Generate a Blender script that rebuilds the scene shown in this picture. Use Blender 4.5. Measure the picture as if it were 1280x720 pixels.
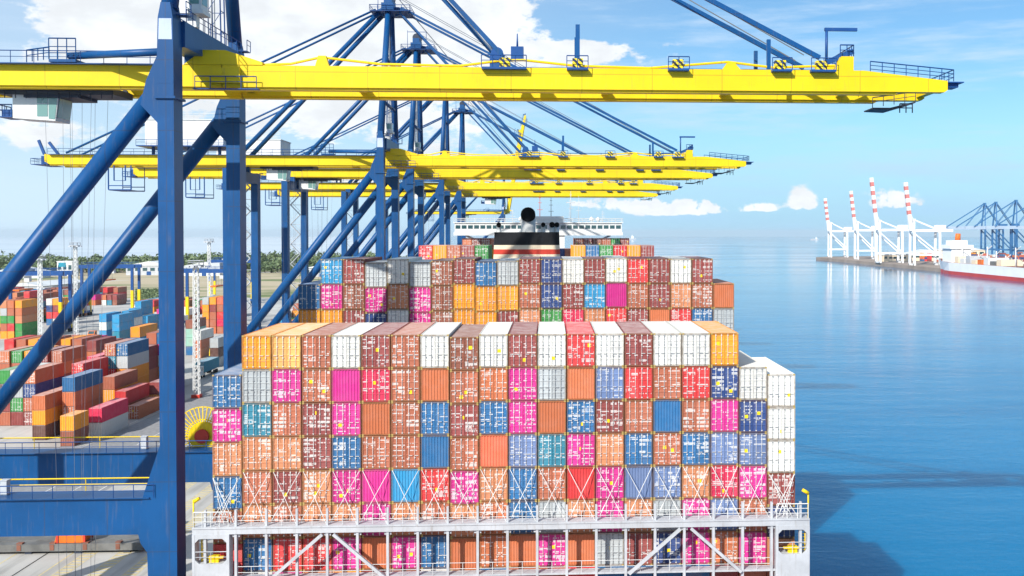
import bpy, math, random
from mathutils import Vector, Matrix
R = math.radians
random.seed(7)
for o in list(bpy.data.objects): bpy.data.objects.remove(o)
sc = bpy.context.scene
col = sc.collection

# ------------------------------------------------------------------ camera
F_PX, YAW, TILT = 1240.0, R(3), R(1)
CX = 688 + F_PX*math.tan(YAW)/math.cos(TILT)
CY = 291 + F_PX*math.tan(TILT)
EYE = Vector((0, 0, 40))
cam = bpy.data.cameras.new('camera')
cam.sensor_width = 36; cam.lens = 36*F_PX/1280
cam.shift_x = (640-CX)/1280; cam.shift_y = (CY-360)/1280
cam.clip_start = 0.5; cam.clip_end = 60000
camo = bpy.data.objects.new('camera', cam); col.objects.link(camo)
camo.location = EYE; camo.rotation_euler = (math.pi/2-TILT, 0, -YAW)
sc.camera = camo

# ------------------------------------------------------------------ node helper
class NT:
    def __init__(s, tree): s.t = tree; s.n = tree.nodes; s.l = tree.links
    def new(s, kind, **kw):
        n = s.n.new(kind)
        for k, v in kw.items(): setattr(n, k, v)
        return n
    def put(s, sock, v):
        if isinstance(v, bpy.types.NodeSocket): s.l.new(v, sock)
        elif v is not None: sock.default_value = v
    def m(s, op, a, b=None, c=None, clamp=False):
        n = s.new('ShaderNodeMath', operation=op); n.use_clamp = clamp
        s.put(n.inputs[0], a)
        if b is not None: s.put(n.inputs[1], b)
        if c is not None: s.put(n.inputs[2], c)
        return n.outputs[0]
    def vm(s, op, a, b=None):
        n = s.new('ShaderNodeVectorMath', operation=op); s.put(n.inputs[0], a)
        if b is not None: s.put(n.inputs[1], b)
        return n.outputs[0]
    def comb(s, x, y, z):
        n = s.new('ShaderNodeCombineXYZ')
        for i, v in enumerate((x, y, z)): s.put(n.inputs[i], v)
        return n.outputs[0]
    def sep(s, v):
        n = s.new('ShaderNodeSeparateXYZ'); s.put(n.inputs[0], v); return n.outputs
    def noise(s, vec, scale, detail=4, rough=.55, out=0):
        n = s.new('ShaderNodeTexNoise'); s.put(n.inputs['Vector'], vec)
        n.inputs['Scale'].default_value = scale; n.inputs['Detail'].default_value = detail
        n.inputs['Roughness'].default_value = rough
        return n.outputs[out]
    def white(s, vec):
        n = s.new('ShaderNodeTexWhiteNoise', noise_dimensions='3D'); s.put(n.inputs['Vector'], vec); return n.outputs[0]
    def sstep(s, v, a, b, lo=0., hi=1.):
        n = s.new('ShaderNodeMapRange', interpolation_type='SMOOTHSTEP'); s.put(n.inputs[0], v)
        for i, x in zip((1, 2, 3, 4), (a, b, lo, hi)): s.put(n.inputs[i], x)
        return n.outputs[0]
    def mix(s, f, a, b, mode='MIX'):
        n = s.new('ShaderNodeMix', data_type='RGBA', blend_type=mode)
        s.put(n.inputs[0], f)
        for sock, v in ((n.inputs[6], a), (n.inputs[7], b)):
            if isinstance(v, tuple) and len(v) == 3: v = (*v, 1)
            s.put(sock, v)
        return n.outputs[2]
    def bump(s, h, strength, dist):
        n = s.new('ShaderNodeBump'); s.put(n.inputs['Height'], h)
        n.inputs['Strength'].default_value = strength; n.inputs['Distance'].default_value = dist
        return n.outputs[0]

# ------------------------------------------------------------------ world, sun, exposure
SUN_TRAVEL = Vector((.78, 1.27, -1)).normalized(); SUN_EL = math.asin(-SUN_TRAVEL.z)
world = bpy.data.worlds.new('World'); sc.world = world; world.use_nodes = True
w = NT(world.node_tree); w.n.clear()
tc = w.new('ShaderNodeTexCoord').outputs['Generated']
dx, dy, dz = w.sep(w.vm('NORMALIZE', tc))
dzc = w.m('MAXIMUM', dz, .012)
skyt = w.new('ShaderNodeTexSky', sky_type='NISHITA')
skyt.sun_disc = False; skyt.sun_elevation = SUN_EL; skyt.sun_rotation = R(211.6)
skyt.air_density = 1.0; skyt.dust_density = .35; skyt.ozone_density = 2.2; skyt.altitude = 0
if 'Vector' in skyt.inputs: w.l.new(w.comb(dx, dy, dzc), skyt.inputs['Vector'])
SKY_STRENGTH = .095
az = w.m('ARCTAN2', dx, dy); el = w.m('ARCSINE', dz)
def dir_of(px, py): return math.atan((px-CX)/F_PX)+YAW, math.atan((291-py)/F_PX)
p = w.comb(w.m('MULTIPLY', az, 1.0), w.m('MULTIPLY', el, 1.9), 0.3)
n1 = w.noise(p, 7.5, 9, .58); n2 = w.noise(p, 17, 6, .55); n3c = w.noise(p, 30, 7, .62); n4c = w.noise(w.comb(az, el, .1), 62, 5, .55)
field = w.m('MULTIPLY', w.m('SUBTRACT', n1, .5), 2.6)
for (px, py, rx, ry, a) in ((360, 30, 230, 80, 1.6), (250, 70, 120, 66, .9), (560, 15, 75, 55, 1.0), (720, 64, 100, 18, .95),
                            (430, 150, 240, 50, .75), (45, 186, 42, 18, .8), (858, 264, 66, 15, 1.0), (1003, 256, 15, 17, 1.0),
                            (952, 262, 18, 8, .7), (1120, 256, 32, 19, .9), (180, 40, 60, 40, .35), (800, 262, 60, 10, .3), (750, 255, 60, 14, .5)):
    A, E_ = dir_of(px, py)
    gx = w.m('DIVIDE', w.m('SUBTRACT', az, A), rx/F_PX); gy = w.m('DIVIDE', w.m('SUBTRACT', el, E_), ry/F_PX)
    if py > 200: gy = w.m('MULTIPLY', gy, w.m('ADD', 1., w.m('MULTIPLY', w.m('LESS_THAN', gy, 0.), 1.6)))
    g = w.m('EXPONENT', w.m('MULTIPLY', w.m('ADD', w.m('MULTIPLY', gx, gx), w.m('MULTIPLY', gy, gy)), -1.0))
    field = w.m('ADD', field, w.m('MULTIPLY', g, w.m('MULTIPLY', w.m('ADD', -.75, w.m('MULTIPLY', n4c, 3.6)), a*1.1) if py > 200 else w.m('MULTIPLY', w.m('ADD', .15, w.m('MULTIPLY', n3c, 1.7)), a)))
away = w.sstep(w.m('ABSOLUTE', az), .5, 1.0, 0, .28)            # the same broken cumulus goes on all round
field = w.m('ADD', field, away)
cloud = w.sstep(field, .38, .66)
cirrus = w.m('MULTIPLY', w.sstep(w.noise(w.comb(w.m('MULTIPLY', az, 1.2), w.m('MULTIPLY', el, 9), .8), 4.5, 7, .6), .42, .74), .75)
veil = w.m('MULTIPLY', w.sstep(w.m('SUBTRACT', w.m('MULTIPLY', az, -1.), w.m('MULTIPLY', el, -.4)), -.18, .5), .62)
soft = w.m('SUBTRACT', 1., w.m('MULTIPLY', w.m('SUBTRACT', 1., cirrus), w.m('SUBTRACT', 1., veil)))
tint = w.mix(1.0, skyt.outputs[0], (.71, 1.01, 1.16), 'MULTIPLY')
S = w.new('ShaderNodeVectorMath', operation='SCALE'); w.l.new(tint, S.inputs[0]); S.inputs[3].default_value = SKY_STRENGTH
shade = w.sstep(n2, .35, .65, .84, 1.0)
cc = w.new('ShaderNodeVectorMath', operation='SCALE'); cc.inputs[0].default_value = (.84, .88, .92); w.l.new(shade, cc.inputs[3])
base = w.mix(soft, S.outputs[0], (.56, .70, .86))
hz = w.sstep(el, .0, .14, .80, 0)
base = w.mix(hz, base, w.mix(w.sstep(az, -.45, .25), (.58, .75, .90), (.31, .565, .82)))
full = w.mix(cloud, base, cc.outputs[0])
bg = w.new('ShaderNodeBackground'); w.l.new(full, bg.inputs[0]); bg.inputs[1].default_value = 1.0
w.l.new(bg.outputs[0], w.new('ShaderNodeOutputWorld').inputs[0])

sun = bpy.data.lights.new('sun', 'SUN'); sun.energy = 4.8; sun.angle = R(.53); sun.color = (1, .955, .88)
suno = bpy.data.objects.new('sun', sun); col.objects.link(suno)
suno.rotation_euler = SUN_TRAVEL.to_track_quat('-Z', 'Y').to_euler()
sc.view_settings.view_transform = 'Standard'; sc.view_settings.look = 'None'
sc.view_settings.gamma = 1; sc.view_settings.use_curve_mapping = False
sc.view_settings.exposure = 0.30

# ------------------------------------------------------------------ geometry helpers
def ray(px, py):
    f = Vector((math.sin(YAW)*math.cos(TILT), math.cos(YAW)*math.cos(TILT), -math.sin(TILT)))
    u = Vector((math.sin(YAW)*math.sin(TILT), math.cos(YAW)*math.sin(TILT), math.cos(TILT)))
    r = Vector((math.cos(YAW), -math.sin(YAW), 0))
    return f + r*((px-CX)/F_PX) + u*((CY-py)/F_PX)
def on_ground(px, py, z=0):
    d = ray(px, py); return EYE + d*((z-EYE.z)/d.z)
def at_y(px, py, Y):
    d = ray(px, py); return EYE + d*(Y/d.y)

class MB:
    def __init__(s): s.v = []; s.f = []; s.mi = []; s.sm = []
    def face(s, idx, m=0, sm=False): s.f.append(idx); s.mi.append(m); s.sm.append(sm)
    def box(s, x0, x1, y0, y1, z0, z1, m=0):
        b = len(s.v)
        s.v += [(x0,y0,z0),(x1,y0,z0),(x1,y1,z0),(x0,y1,z0),(x0,y0,z1),(x1,y0,z1),(x1,y1,z1),(x0,y1,z1)]
        for q in ((0,3,2,1),(4,5,6,7),(0,1,5,4),(1,2,6,5),(2,3,7,6),(3,0,4,7)): s.face([b+i for i in q], m)
        return s
    def bar(s, p, q, wd, ht, m=0, up=(0,0,1)):
        p, q = Vector(p), Vector(q); d = (q-p).normalized(); up = Vector(up)
        if abs(d.dot(up)) > .995: up = Vector((1,0,0))
        a = d.cross(up).normalized()*wd/2; c = a.cross(d).normalized()*ht/2
        b = len(s.v)
        for e in (p, q): s.v += [tuple(e-a-c), tuple(e+a-c), tuple(e+a+c), tuple(e-a+c)]
        for t in ((0,1,2,3),(7,6,5,4),(0,4,5,1),(1,5,6,2),(2,6,7,3),(3,7,4,0)): s.face([b+i for i in t], m)
        return s
    def tube(s, p, q, r0, r1=None, n=8, m=0, caps=True):
        r1 = r0 if r1 is None else r1
        p, q = Vector(p), Vector(q); d = (q-p).normalized()
        a = d.cross(Vector((0,0,1)) if abs(d.z) < .98 else Vector((1,0,0))).normalized(); c = d.cross(a)
        b = len(s.v)
        for e, r in ((p, r0), (q, r1)):
            for k in range(n):
                t = 2*math.pi*k/n; s.v.append(tuple(e+a*math.cos(t)*r+c*math.sin(t)*r))
        for k in range(n): s.face([b+k, b+n+k, b+n+(k+1)%n, b+(k+1)%n], m, n > 5)
        if caps: s.face([b+k for k in range(n)], m); s.face([b+n+k for k in reversed(range(n))], m)
        return s
    def path(s, pts, r, n=5, m=0):
        for a, b in zip(pts, pts[1:]): s.tube(a, b, r, r, n, m, False)
        return s
    def prism(s, poly, y0, y1, m=0, axis='y'):
        b = len(s.v); n = len(poly)
        for yy in (y0, y1):
            for (x, z) in poly: s.v.append((x, yy, z) if axis == 'y' else ((yy, x, z) if axis == 'x' else (x, z, yy)))
        for k in range(n): s.face([b+k, b+(k+1)%n, b+n+(k+1)%n, b+n+k], m)
        s.face([b+k for k in reversed(range(n))], m); s.face([b+n+k for k in range(n)], m)
        return s
    def rail(s, pts, h=1.1, step=2.0, r=.035, m=0, mids=(.55,), mt=None):
        mt = m if mt is None else mt
        for a, b in zip(pts, pts[1:]):
            a, b = Vector(a), Vector(b); L = (b-a).length; k = max(1, round(L/step))
            for i in range(k+1):
                e = a.lerp(b, i/k); s.tube(e, e+Vector((0,0,h)), r, r, 4, m, False)
            s.tube(a+Vector((0,0,h)), b+Vector((0,0,h)), r*1.3, r*1.3, 4, mt, False)
            for z in mids: s.tube(a+Vector((0,0,h*z)), b+Vector((0,0,h*z)), r*.8, r*.8, 4, m, False)
        return s
    def mesh(s, name, mats):
        me = bpy.data.meshes.new(name); me.from_pydata(s.v, [], s.f)
        for mm in (mats if isinstance(mats, (list, tuple)) else [mats]): me.materials.append(mm)
        me.polygons.foreach_set('material_index', s.mi); me.polygons.foreach_set('use_smooth', s.sm)
        me.update(); return me
    def build(s, name, mats, parent=None, loc=None):
        return link(name, s.mesh(name, mats), parent, loc)
KIDS = {}
def link(name, data, parent=None, loc=None):
    o = bpy.data.objects.new(name, data); col.objects.link(o)
    if parent is not None: o.parent = parent; KIDS.setdefault(parent.name, []).append(o)
    if loc is not None: o.location = loc
    return o
def tag(o, label=None, cat=None, group=None, kind=None):
    if label: o['label'] = label
    if cat: o['category'] = cat
    if group: o['group'] = group
    if kind: o['kind'] = kind
    return o
def thing(name, label, cat, loc=(0,0,0), rz=0, group=None):
    o = link(name, None, None, loc); o.rotation_euler[2] = rz; o.empty_display_size = .5
    return tag(o, label, cat, group)
def copy_tree(o, parent=None):
    c = o.copy(); col.objects.link(c)
    if parent is not None: c.parent = parent; KIDS.setdefault(parent.name, []).append(c)
    for ch in KIDS.get(o.name, []): copy_tree(ch, c)
    return c
ORD = ['first','second','third','fourth','fifth','sixth','seventh','eighth','ninth','tenth','eleventh','twelfth','thirteenth',
       'fourteenth','fifteenth','sixteenth','seventeenth','eighteenth','nineteenth','twentieth']

# ------------------------------------------------------------------ materials
def material(name):
    m = bpy.data.materials.new(name); m.use_nodes = True
    t = NT(m.node_tree); return m, t, t.n['Principled BSDF']
def paint(name, c, rough=.45, var=.12, scale=.5, dirt=.15, metal=0., seams=None):
    m, t, b = material(name)
    g = t.new('ShaderNodeTexCoord').outputs['Object']
    n = t.noise(g, scale, 5, .6)
    c0 = t.mix(t.sstep(n, .3, .7), tuple(x*(1-var) for x in c), tuple(min(1, x*(1+var)) for x in c))
    if dirt:
        st = t.noise(t.vm('MULTIPLY', g, (3.0, 3.0, .25)), 1.4, 5, .65)
        c0 = t.mix(t.m('MULTIPLY', t.sstep(st, .52, .8), dirt), c0, (.22, .17, .12))
    if seams:      # weld seams between the plates
        sx, sy, sz = t.sep(g)
        ln = t.m('MAXIMUM', t.m('LESS_THAN', t.m('FRACT', t.m('DIVIDE', sx, seams[0])), .09/seams[0]), t.m('LESS_THAN', t.m('FRACT', t.m('DIVIDE', sz, seams[1])), .09/seams[1]))
        c0 = t.mix(t.m('MULTIPLY', ln, .32), c0, (.05, .04, .03))
    t.put(b.inputs['Base Color'], c0); b.inputs['Roughness'].default_value = rough; b.inputs['Metallic'].default_value = metal; b.inputs['Specular IOR Level'].default_value = .28
    return m
M = {}
M['blue'] = paint('crane_blue_paint', (.003, .068, .215), .42, .12, .25, .22, 0, (5.3, 6.1))
M['dblue'] = paint('dark_blue_paint', (.012, .07, .24), .45, .1)
M['yellow'] = paint('crane_yellow_paint', (.80, .56, .008), .46, .07, .2, .26, 0, (6.7, 40.))
M['white'] = paint('white_paint', (.68, .69, .68), .5, .06, .4, .2)
M['lgrey'] = paint('light_grey_paint', (.47, .49, .52), .55, .12, .5, .5)
M['panel'] = paint('pale_blue_panel', (.45, .52, .68), .5, .05)
M['dark'] = paint('dark_steel', (.035, .045, .07), .55, .2)
M['steel'] = paint('galvanised_steel', (.50, .53, .56), .45, .1)
M['rope'] = paint('wire_rope', (.20, .22, .25), .6, .1, dirt=0)
M['soot'] = paint('soot_black', (.004, .004, .005), 1.0, .1, dirt=0); M['soot'].node_tree.nodes['Principled BSDF'].inputs['Specular IOR Level'].default_value = .1
M['black'] = paint('black_paint', (.008, .009, .012), .75, .2, dirt=.05)
M['cream'] = paint('cream_paint', (.80, .66, .48), .5, .05)
M['redband'] = paint('red_band_paint', (.56, .05, .03), .5, .08)
M['redhull'] = paint('red_hull_paint', (.50, .05, .05), .5, .12, .05)
M['orange'] = paint('orange_paint', (.72, .16, .02), .45, .1)
M['hull'] = paint('grey_hull_paint', (.10, .16, .25), .5, .1, .1)
M['deck'] = paint('deck_paint', (.22, .09, .06), .7, .15)
M['hatch'] = paint('grey_hatch_paint', (.155, .155, .15), .6, .3, .35, .4)
M['teal'] = paint('teal_paint', (.02, .26, .38), .45, .1)
M['tyre'] = paint('tyre_rubber', (.015, .015, .016), .8, .1, dirt=0)
M['roof'] = paint('pale_roof_sheet', (.62, .64, .64), .6, .1, .05)
M['trunk'] = paint('bark', (.10, .07, .05), .9, .2)
def glass(name, c):
    m, t, b = material(name)
    b.inputs['Base Color'].default_value = (*c, 1); b.inputs['Roughness'].default_value = .08
    b.inputs['Specular IOR Level'].default_value = .8; return m
M['glass'] = glass('tinted_glass', (.03, .08, .09))
M['pglass'] = glass('pale_green_glass', (.16, .30, .28))
def stripes(name, c1, c2):
    m, t, b = material(name)
    x, y, z = t.sep(t.new('ShaderNodeTexCoord').outputs['Object'])
    k = t.m('GREATER_THAN', t.m('FRACT', t.m('MULTIPLY', t.m('ADD', x, z), 1.6)), .5)
    t.put(b.inputs['Base Color'], t.mix(k, c1, c2)); b.inputs['Roughness'].default_value = .5; return m
M['hazard'] = stripes('yellow_black_hazard', (.86, .66, .012), (.02, .02, .02))

# container paint: the colour is each object's own colour; dirt, fading and printed marks are procedural
def container_paint(name, marks, fade=.08, worn=0.):
    m, t, b = material(name)
    oi = t.new('ShaderNodeObjectInfo'); g = t.new('ShaderNodeTexCoord').outputs['Object']
    rnd = oi.outputs['Random']; x, y, z = t.sep(g)
    off = t.comb(t.m('MULTIPLY', rnd, 71.3), t.m('MULTIPLY', rnd, 37.7), t.m('MULTIPLY', rnd, 53.1))
    gp = t.vm('ADD', g, off)
    n = t.noise(gp, .9, 6, .62)
    c = t.mix(t.sstep(n, .35, .75, fade*.4, fade), oi.outputs['Color'], (.75, .70, .66))
    rust = t.noise(t.vm('MULTIPLY', gp, (4.5, 4.5, .7)), 1.2, 6, .7)
    c = t.mix(t.sstep(rust, .55, .78, 0, .55), c, (.19, .085, .04))
    if worn: c = t.mix(t.m('ADD', worn, t.m('MULTIPLY', t.sstep(t.noise(gp, 2.2, 5, .6), .4, .6), .25)), c, (.17, .10, .045))
    hs = t.new('ShaderNodeHueSaturation'); hs.inputs['Fac'].default_value = 1
    t.put(hs.inputs['Value'], t.m('ADD', t.m('MULTIPLY', rnd, .28), .86)); t.l.new(c, hs.inputs['Color']); c = hs.outputs[0]
    if marks:
        r1 = t.white(t.comb(rnd, 3.1, .2)); r2 = t.white(t.comb(rnd, 1.7, .9)); r3 = t.white(t.comb(rnd, 7.7, .4)); r4 = t.white(t.comb(rnd, 5.2, .6))
        inz = t.m('MULTIPLY', t.m('GREATER_THAN', z, .34), t.m('LESS_THAN', z, 2.66))
        ax = t.m('ABSOLUTE', x)
        inz = t.m('MULTIPLY', inz, t.m('MULTIPLY', t.m('GREATER_THAN', ax, .07), t.m('LESS_THAN', ax, 1.12)))
        def grid(wd, ht, fill, prow, seed, fine):
            fx = t.m('DIVIDE', x, wd); fz = t.m('DIVIDE', z, ht)
            ix = t.m('FLOOR', fx); iz = t.m('FLOOR', fz); s_ = t.m('MULTIPLY', rnd, 91.7+seed)
            row = t.m('LESS_THAN', t.white(t.comb(iz, s_, seed)), prow)
            cell = t.m('LESS_THAN', t.white(t.comb(ix, iz, s_)), fill)
            inside = t.m('MULTIPLY', t.m('GREATER_THAN', t.m('FRACT', fz), .22), t.m('LESS_THAN', t.m('FRACT', fz), .86))
            fn = t.white(t.comb(t.m('FLOOR', t.m('DIVIDE', x, fine)), iz, s_))
            ink = t.m('LESS_THAN', fn, .78)
            return t.m('MULTIPLY', t.m('MULTIPLY', row, cell), t.m('MULTIPLY', inside, ink))
        small = grid(.36, .15, .52, .40, 1.3, .075)
        big = t.m('MULTIPLY', grid(.62, .34, .60, .50, 4.9, .15), t.m('LESS_THAN', r1, .34))
        mk = t.m('MULTIPLY', t.m('MAXIMUM', small, big), inz)
        # pale boxes keep dark lettering, coloured ones white
        lum = t.new('ShaderNodeRGBToBW'); t.l.new(oi.outputs['Color'], lum.inputs[0])
        pale = t.m('GREATER_THAN', lum.outputs[0], .38)
        ink = t.mix(pale, (.74, .73, .70), (.20, .22, .25))
        c = t.mix(t.m('MULTIPLY', mk, t.m('SUBTRACT', .64, t.m('MULTIPLY', pale, .36))), c, ink)
        # one square yellow sticker, sometimes
        sx = t.m('SUBTRACT', t.m('MULTIPLY', r2, 1.7), .85); sz = t.m('ADD', .5, t.m('MULTIPLY', r3, 1.5))
        st = t.m('MULTIPLY', t.m('LESS_THAN', t.m('ABSOLUTE', t.m('SUBTRACT', x, sx)), .15), t.m('LESS_THAN', t.m('ABSOLUTE', t.m('SUBTRACT', z, sz)), .15))
        c = t.mix(t.m('MULTIPLY', st, t.m('LESS_THAN', r4, .42)), c, (.85, .62, .02))
    t.put(b.inputs['Base Color'], c); b.inputs['Roughness'].default_value = .55; b.inputs['Specular IOR Level'].default_value = .22
    return m
M['cbox'] = container_paint('container_paint', False)
M['cframe'] = container_paint('container_frame_paint', False, .05, .42)
M['croof'] = container_paint('container_roof_paint', False, .5)
M['cdoor'] = container_paint('container_door_paint', True)
m, t, b = material('lock_rod_steel')
t.put(b.inputs['Base Color'], t.new('ShaderNodeObjectInfo').outputs['Color']); b.inputs['Roughness'].default_value = .45; b.inputs['Specular IOR Level'].default_value = .3
M['rod'] = m; M['lash'] = paint('galvanised_lashing_steel', (.66, .66, .64), .45, .15, dirt=.2)
M['cast'] = paint('golden_corner_steel', (.42, .30, .10), .6, .2)

PAL = {'O': ('orange', (.84, .30, .006)), 'L': ('light orange', (.82, .40, .11)), 'S': ('brick red', (.42, .118, .058)),
       'P': ('peach brown', (.57, .215, .095)), 'M': ('maroon', (.26, .045, .042)), 'N': ('brown', (.27, .08, .045)),
       'W': ('white', (.72, .71, .66)), 'G': ('pale grey', (.42, .45, .46)), 'F': ('magenta', (.60, .012, .235)),
       'C': ('crimson', (.60, .012, .07)), 'R': ('red', (.66, .03, .035)), 'U': ('rust orange', (.52, .14, .05)),
       'B': ('blue', (.008, .125, .31)), 'V': ('navy blue', (.008, .045, .19)), 'T': ('slate blue', (.12, .19, .37)),
       'Q': ('sky blue', (.015, .27, .52)), 'K': ('teal', (.015, .21, .31)), 'E': ('green', (.03, .26, .05)), 'X': ('red orange', (.66, .13, .06)),
       'A': ('mint green', (.28, .52, .42)), 'D': ('dark brown', (.10, .04, .03))}
def pal(c): n, v = PAL[c.upper()]; return n, (*v, 1)

# ------------------------------------------------------------------ shipping containers
CW, CH, CL = 2.438, 2.88, 12.19
def corrugated(mb, a0, a1, pitch, depth, place, z0, z1, m=0):
    """a trapezoid-profile sheet running along 'a'; place(a, d, z) gives the point"""
    n = max(1, round((a1-a0)/pitch)); p = (a1-a0)/n; prof = []
    for k in range(n):
        s = a0+k*p; prof += [(s, 0), (s+p*.3, 0), (s+p*.45, depth), (s+p*.8, depth)]
    prof.append((a1, 0)); b = len(mb.v)
    for a, d in prof: mb.v.append(place(a, d, z0)); mb.v.append(place(a, d, z1))
    for k in range(len(prof)-1): mb.face([b+2*k, b+2*k+2, b+2*k+3, b+2*k+1], m)
def container_meshes(L=CL, H=CH, tag_=''):
    w2 = CW/2; out = {}
    b = MB()
    corrugated(b, .12, L-.12, .28, .036, lambda a, d, z: (w2-.012-d, a, z), .14, H-.10)
    corrugated(b, .12, L-.12, .28, .036, lambda a, d, z: (-w2+.012+d, L-a, z), .14, H-.10)
    corrugated(b, .12, L-.12, .42, .022, lambda a, d, z: (z, a, H-.02-d), w2-.06, -w2+.06, 1)
    for s in (-1, 1):
        b.box(min(s*w2, s*(w2-.07)), max(s*w2, s*(w2-.07)), .16, L-.16, H-.10, H)
        b.box(min(s*w2, s*(w2-.07)), max(s*w2, s*(w2-.07)), .16, L-.16, 0.0, .14)
    b.box(-w2+.08, w2-.08, .1, L-.1, .10, .14)
    b.box(-w2+.1, w2-.1, L-.06, L-.02, .1, H-.06)
    for s in (-1, 1): b.box(min(s*w2, s*(w2-.09)), max(s*w2, s*(w2-.09)), L-.16, L, 0, H)
    out['body'] = b.mesh('container_body', [M['cbox'], M['croof']])
    f = MB(); yy = 0
    for s in (-1, 1): f.box(min(s*w2, s*(w2-.09)), max(s*w2, s*(w2-.09)), yy, yy+.16, .12, H-.12)
    f.box(-w2+.09, w2-.09, yy, yy+.12, H-.13, H-.01); f.box(-w2+.09, w2-.09, yy, yy+.12, .02, .14)
    for s in (-1, 1):
        for z in (0, H-.12): f.box(min(s*w2, s*(w2-.17)), max(s*w2, s*(w2-.17)), yy-.005, yy+.17, z, z+.12, 1)
    out['frame'] = f.mesh('container_frame', [M['cframe'], M['cast']])
    for s, key in ((-1, 'doorL'), (1, 'doorR')):
        d = MB(); x0, x1 = sorted((s*.012, s*(w2-.095)))
        zs = [.15]; n = 5; ph = (H-.29)/n
        b0 = len(d.v); prof = []
        for k in range(n):
            z = .15+k*ph; prof += [(z, .035), (z+.05, .035), (z+.09, .065), (z+ph-.07, .065), (z+ph-.03, .035)]
        prof.append((H-.14, .035))
        for z, y in prof: d.v += [(x0+.03, y, z), (x1-.03, y, z)]
        for k in range(len(prof)-1): d.face([b0+2*k, b0+2*k+1, b0+2*k+3, b0+2*k+2])
        d.box(x0, x0+.05, .025, .08, .15, H-.14); d.box(x1-.05, x1, .025, .08, .15, H-.14)
        d.box(x0+.05, x1-.05, .07, .08, .15, H-.14)
        out[key] = d.mesh('container_door', M['cdoor'])
        for i, xx in enumerate((.28, .78)):
            r = MB(); X = s*xx
            r.tube((X, .0, .06), (X, .0, H-.06), .021, .021, 6)
            for z in (.2, .95, 1.9, H-.2): r.box(X-.055, X+.055, -.03, .03, z-.035, z+.035)
            r.box(min(X, X+s*.3), max(X, X+s*.3), -.03, -.005, 1.12, 1.16)
            out['rod%s%d' % (key[-1], i)] = r.mesh('lock_rod', M['rod'])
    e = MB(); corrugated(e, -w2+.1, w2-.1, .25, .045, lambda a, d, z: (a, .03+d, z), .14, H-.13)
    out['end'] = e.mesh('container_end', M['cbox'])
    # small stand-alone version, one mesh, for boxes seen far off
    for key, dm in (('farD', 1), ('farE', 0)):
        q = MB()
        corrugated(q, .1, L-.1, .6, .05, lambda a, d, z: (w2-d, a, z), .1, H-.08)
        corrugated(q, .1, L-.1, .6, .05, lambda a, d, z: (-w2+d, L-a, z), .1, H-.08)
        q.box(-w2+.03, w2-.03, .03, L-.03, H-.09, H-.02, 3)
        for s in (-1, 1):
            q.box(min(s*w2, s*(w2-.1)), max(s*w2, s*(w2-.1)), .0, L, H-.10, H); q.box(min(s*w2, s*(w2-.1)), max(s*w2, s*(w2-.1)), .0, L, 0, .12)
            for yy in (0.002, L-.122): q.box(min(s*(w2+.002), s*(w2-.1)), max(s*(w2+.002), s*(w2-.1)), yy, yy+.12, .12, H-.10)
        if dm:
            q.box(-w2+.1, w2-.1, .05, .1, .1, H-.1, 1)
            for xx in (-.78, -.28, .28, .78): q.box(xx-.025, xx+.025, .02, .05, .1, H-.1, 2)
        else: corrugated(q, -w2+.1, w2-.1, .3, .05, lambda a, d, z: (a, .04+d, z), .1, H-.1)
        q.box(-w2+.1, w2-.1, L-.06, L-.03, .1, H-.1); q.box(-w2+.1, w2-.1, .1, L-.1, .06, .1)
        out[key] = q.mesh('shipping_container', [M['cbox'], M['cdoor'], M['lash'], M['croof']])
    return out
CM40 = container_meshes()
CM20 = container_meshes(6.06)
def container(loc, code, label, group, far=False, rods=True, meshes=None):
    cm = meshes or CM40; blank = code.islower(); nm, c = pal(code)
    if far:
        o = link('shipping_container', cm['farE' if blank else 'farD'], None, loc); o.color = c
        return tag(o, label, 'container', group)
    t = thing('shipping_container', label, 'container', loc, 0, group)
    for nm_, key in (('body', 'body'), ('end_frame', 'frame')): link(nm_, cm[key], t).color = c
    if blank: link('end_wall', cm['end'], t).color = c
    else:
        for key in ('doorL', 'doorR'):
            d = link('door', cm[key], t); d.color = c
            if rods:
                for i in (0, 1): link('lock_rod', cm['rod%s%d' % (key[-1], i)], d).color = (.30, .31, .32, 1) if code in 'WG' else (.66, .65, .62, 1)
    return t
def stack_mass(name, boxes, label, parent=None):
    """lower tiers hidden behind others or too many to part: one mass"""
    m = MB(); cols = []
    for (x, y, z, code, L) in boxes:
        m.box(x-CW/2+.04, x+CW/2-.04, y+.04, y+L-.04, z+.03, z+CH-.05)
        for (xa, ya) in ((x-CW/2, y), (x+CW/2-.14, y), (x-CW/2, y+L-.14), (x+CW/2-.14, y+L-.14)): m.box(xa, xa+.14, ya, ya+.14, z, z+CH-.01)
        for xa in (x-CW/2, x+CW/2-.1): m.box(xa, xa+.1, y+.14, y+L-.14, z+CH-.13, z+CH-.015)
        cols += [pal(code)[1]]*(24*7)
    me = m.mesh(name, M['cmass']); ca = me.color_attributes.new('Col', 'FLOAT_COLOR', 'CORNER')
    for i, c in enumerate(cols): ca.data[i].color = c
    o = link(name, me, parent); return tag(o, label, 'containers', None, 'stuff')
mm, t_, b_ = material('container_mass_paint')
at_ = t_.new('ShaderNodeAttribute', attribute_name='Col').outputs['Color']
gx_ = t_.new('ShaderNodeTexCoord').outputs['Object']
wv = t_.new('ShaderNodeTexWave', wave_type='BANDS', bands_direction='DIAGONAL'); wv.inputs['Scale'].default_value = 3.0; t_.l.new(gx_, wv.inputs['Vector'])
t_.put(b_.inputs['Base Color'], t_.mix(t_.sstep(t_.noise(gx_, .6, 5), .4, .75, 0, .35), at_, (.35, .25, .2)))
t_.put(b_.inputs['Normal'], t_.bump(wv.outputs[1], .6, .04)); b_.inputs['Roughness'].default_value = .55
M['cmass'] = mm

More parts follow.
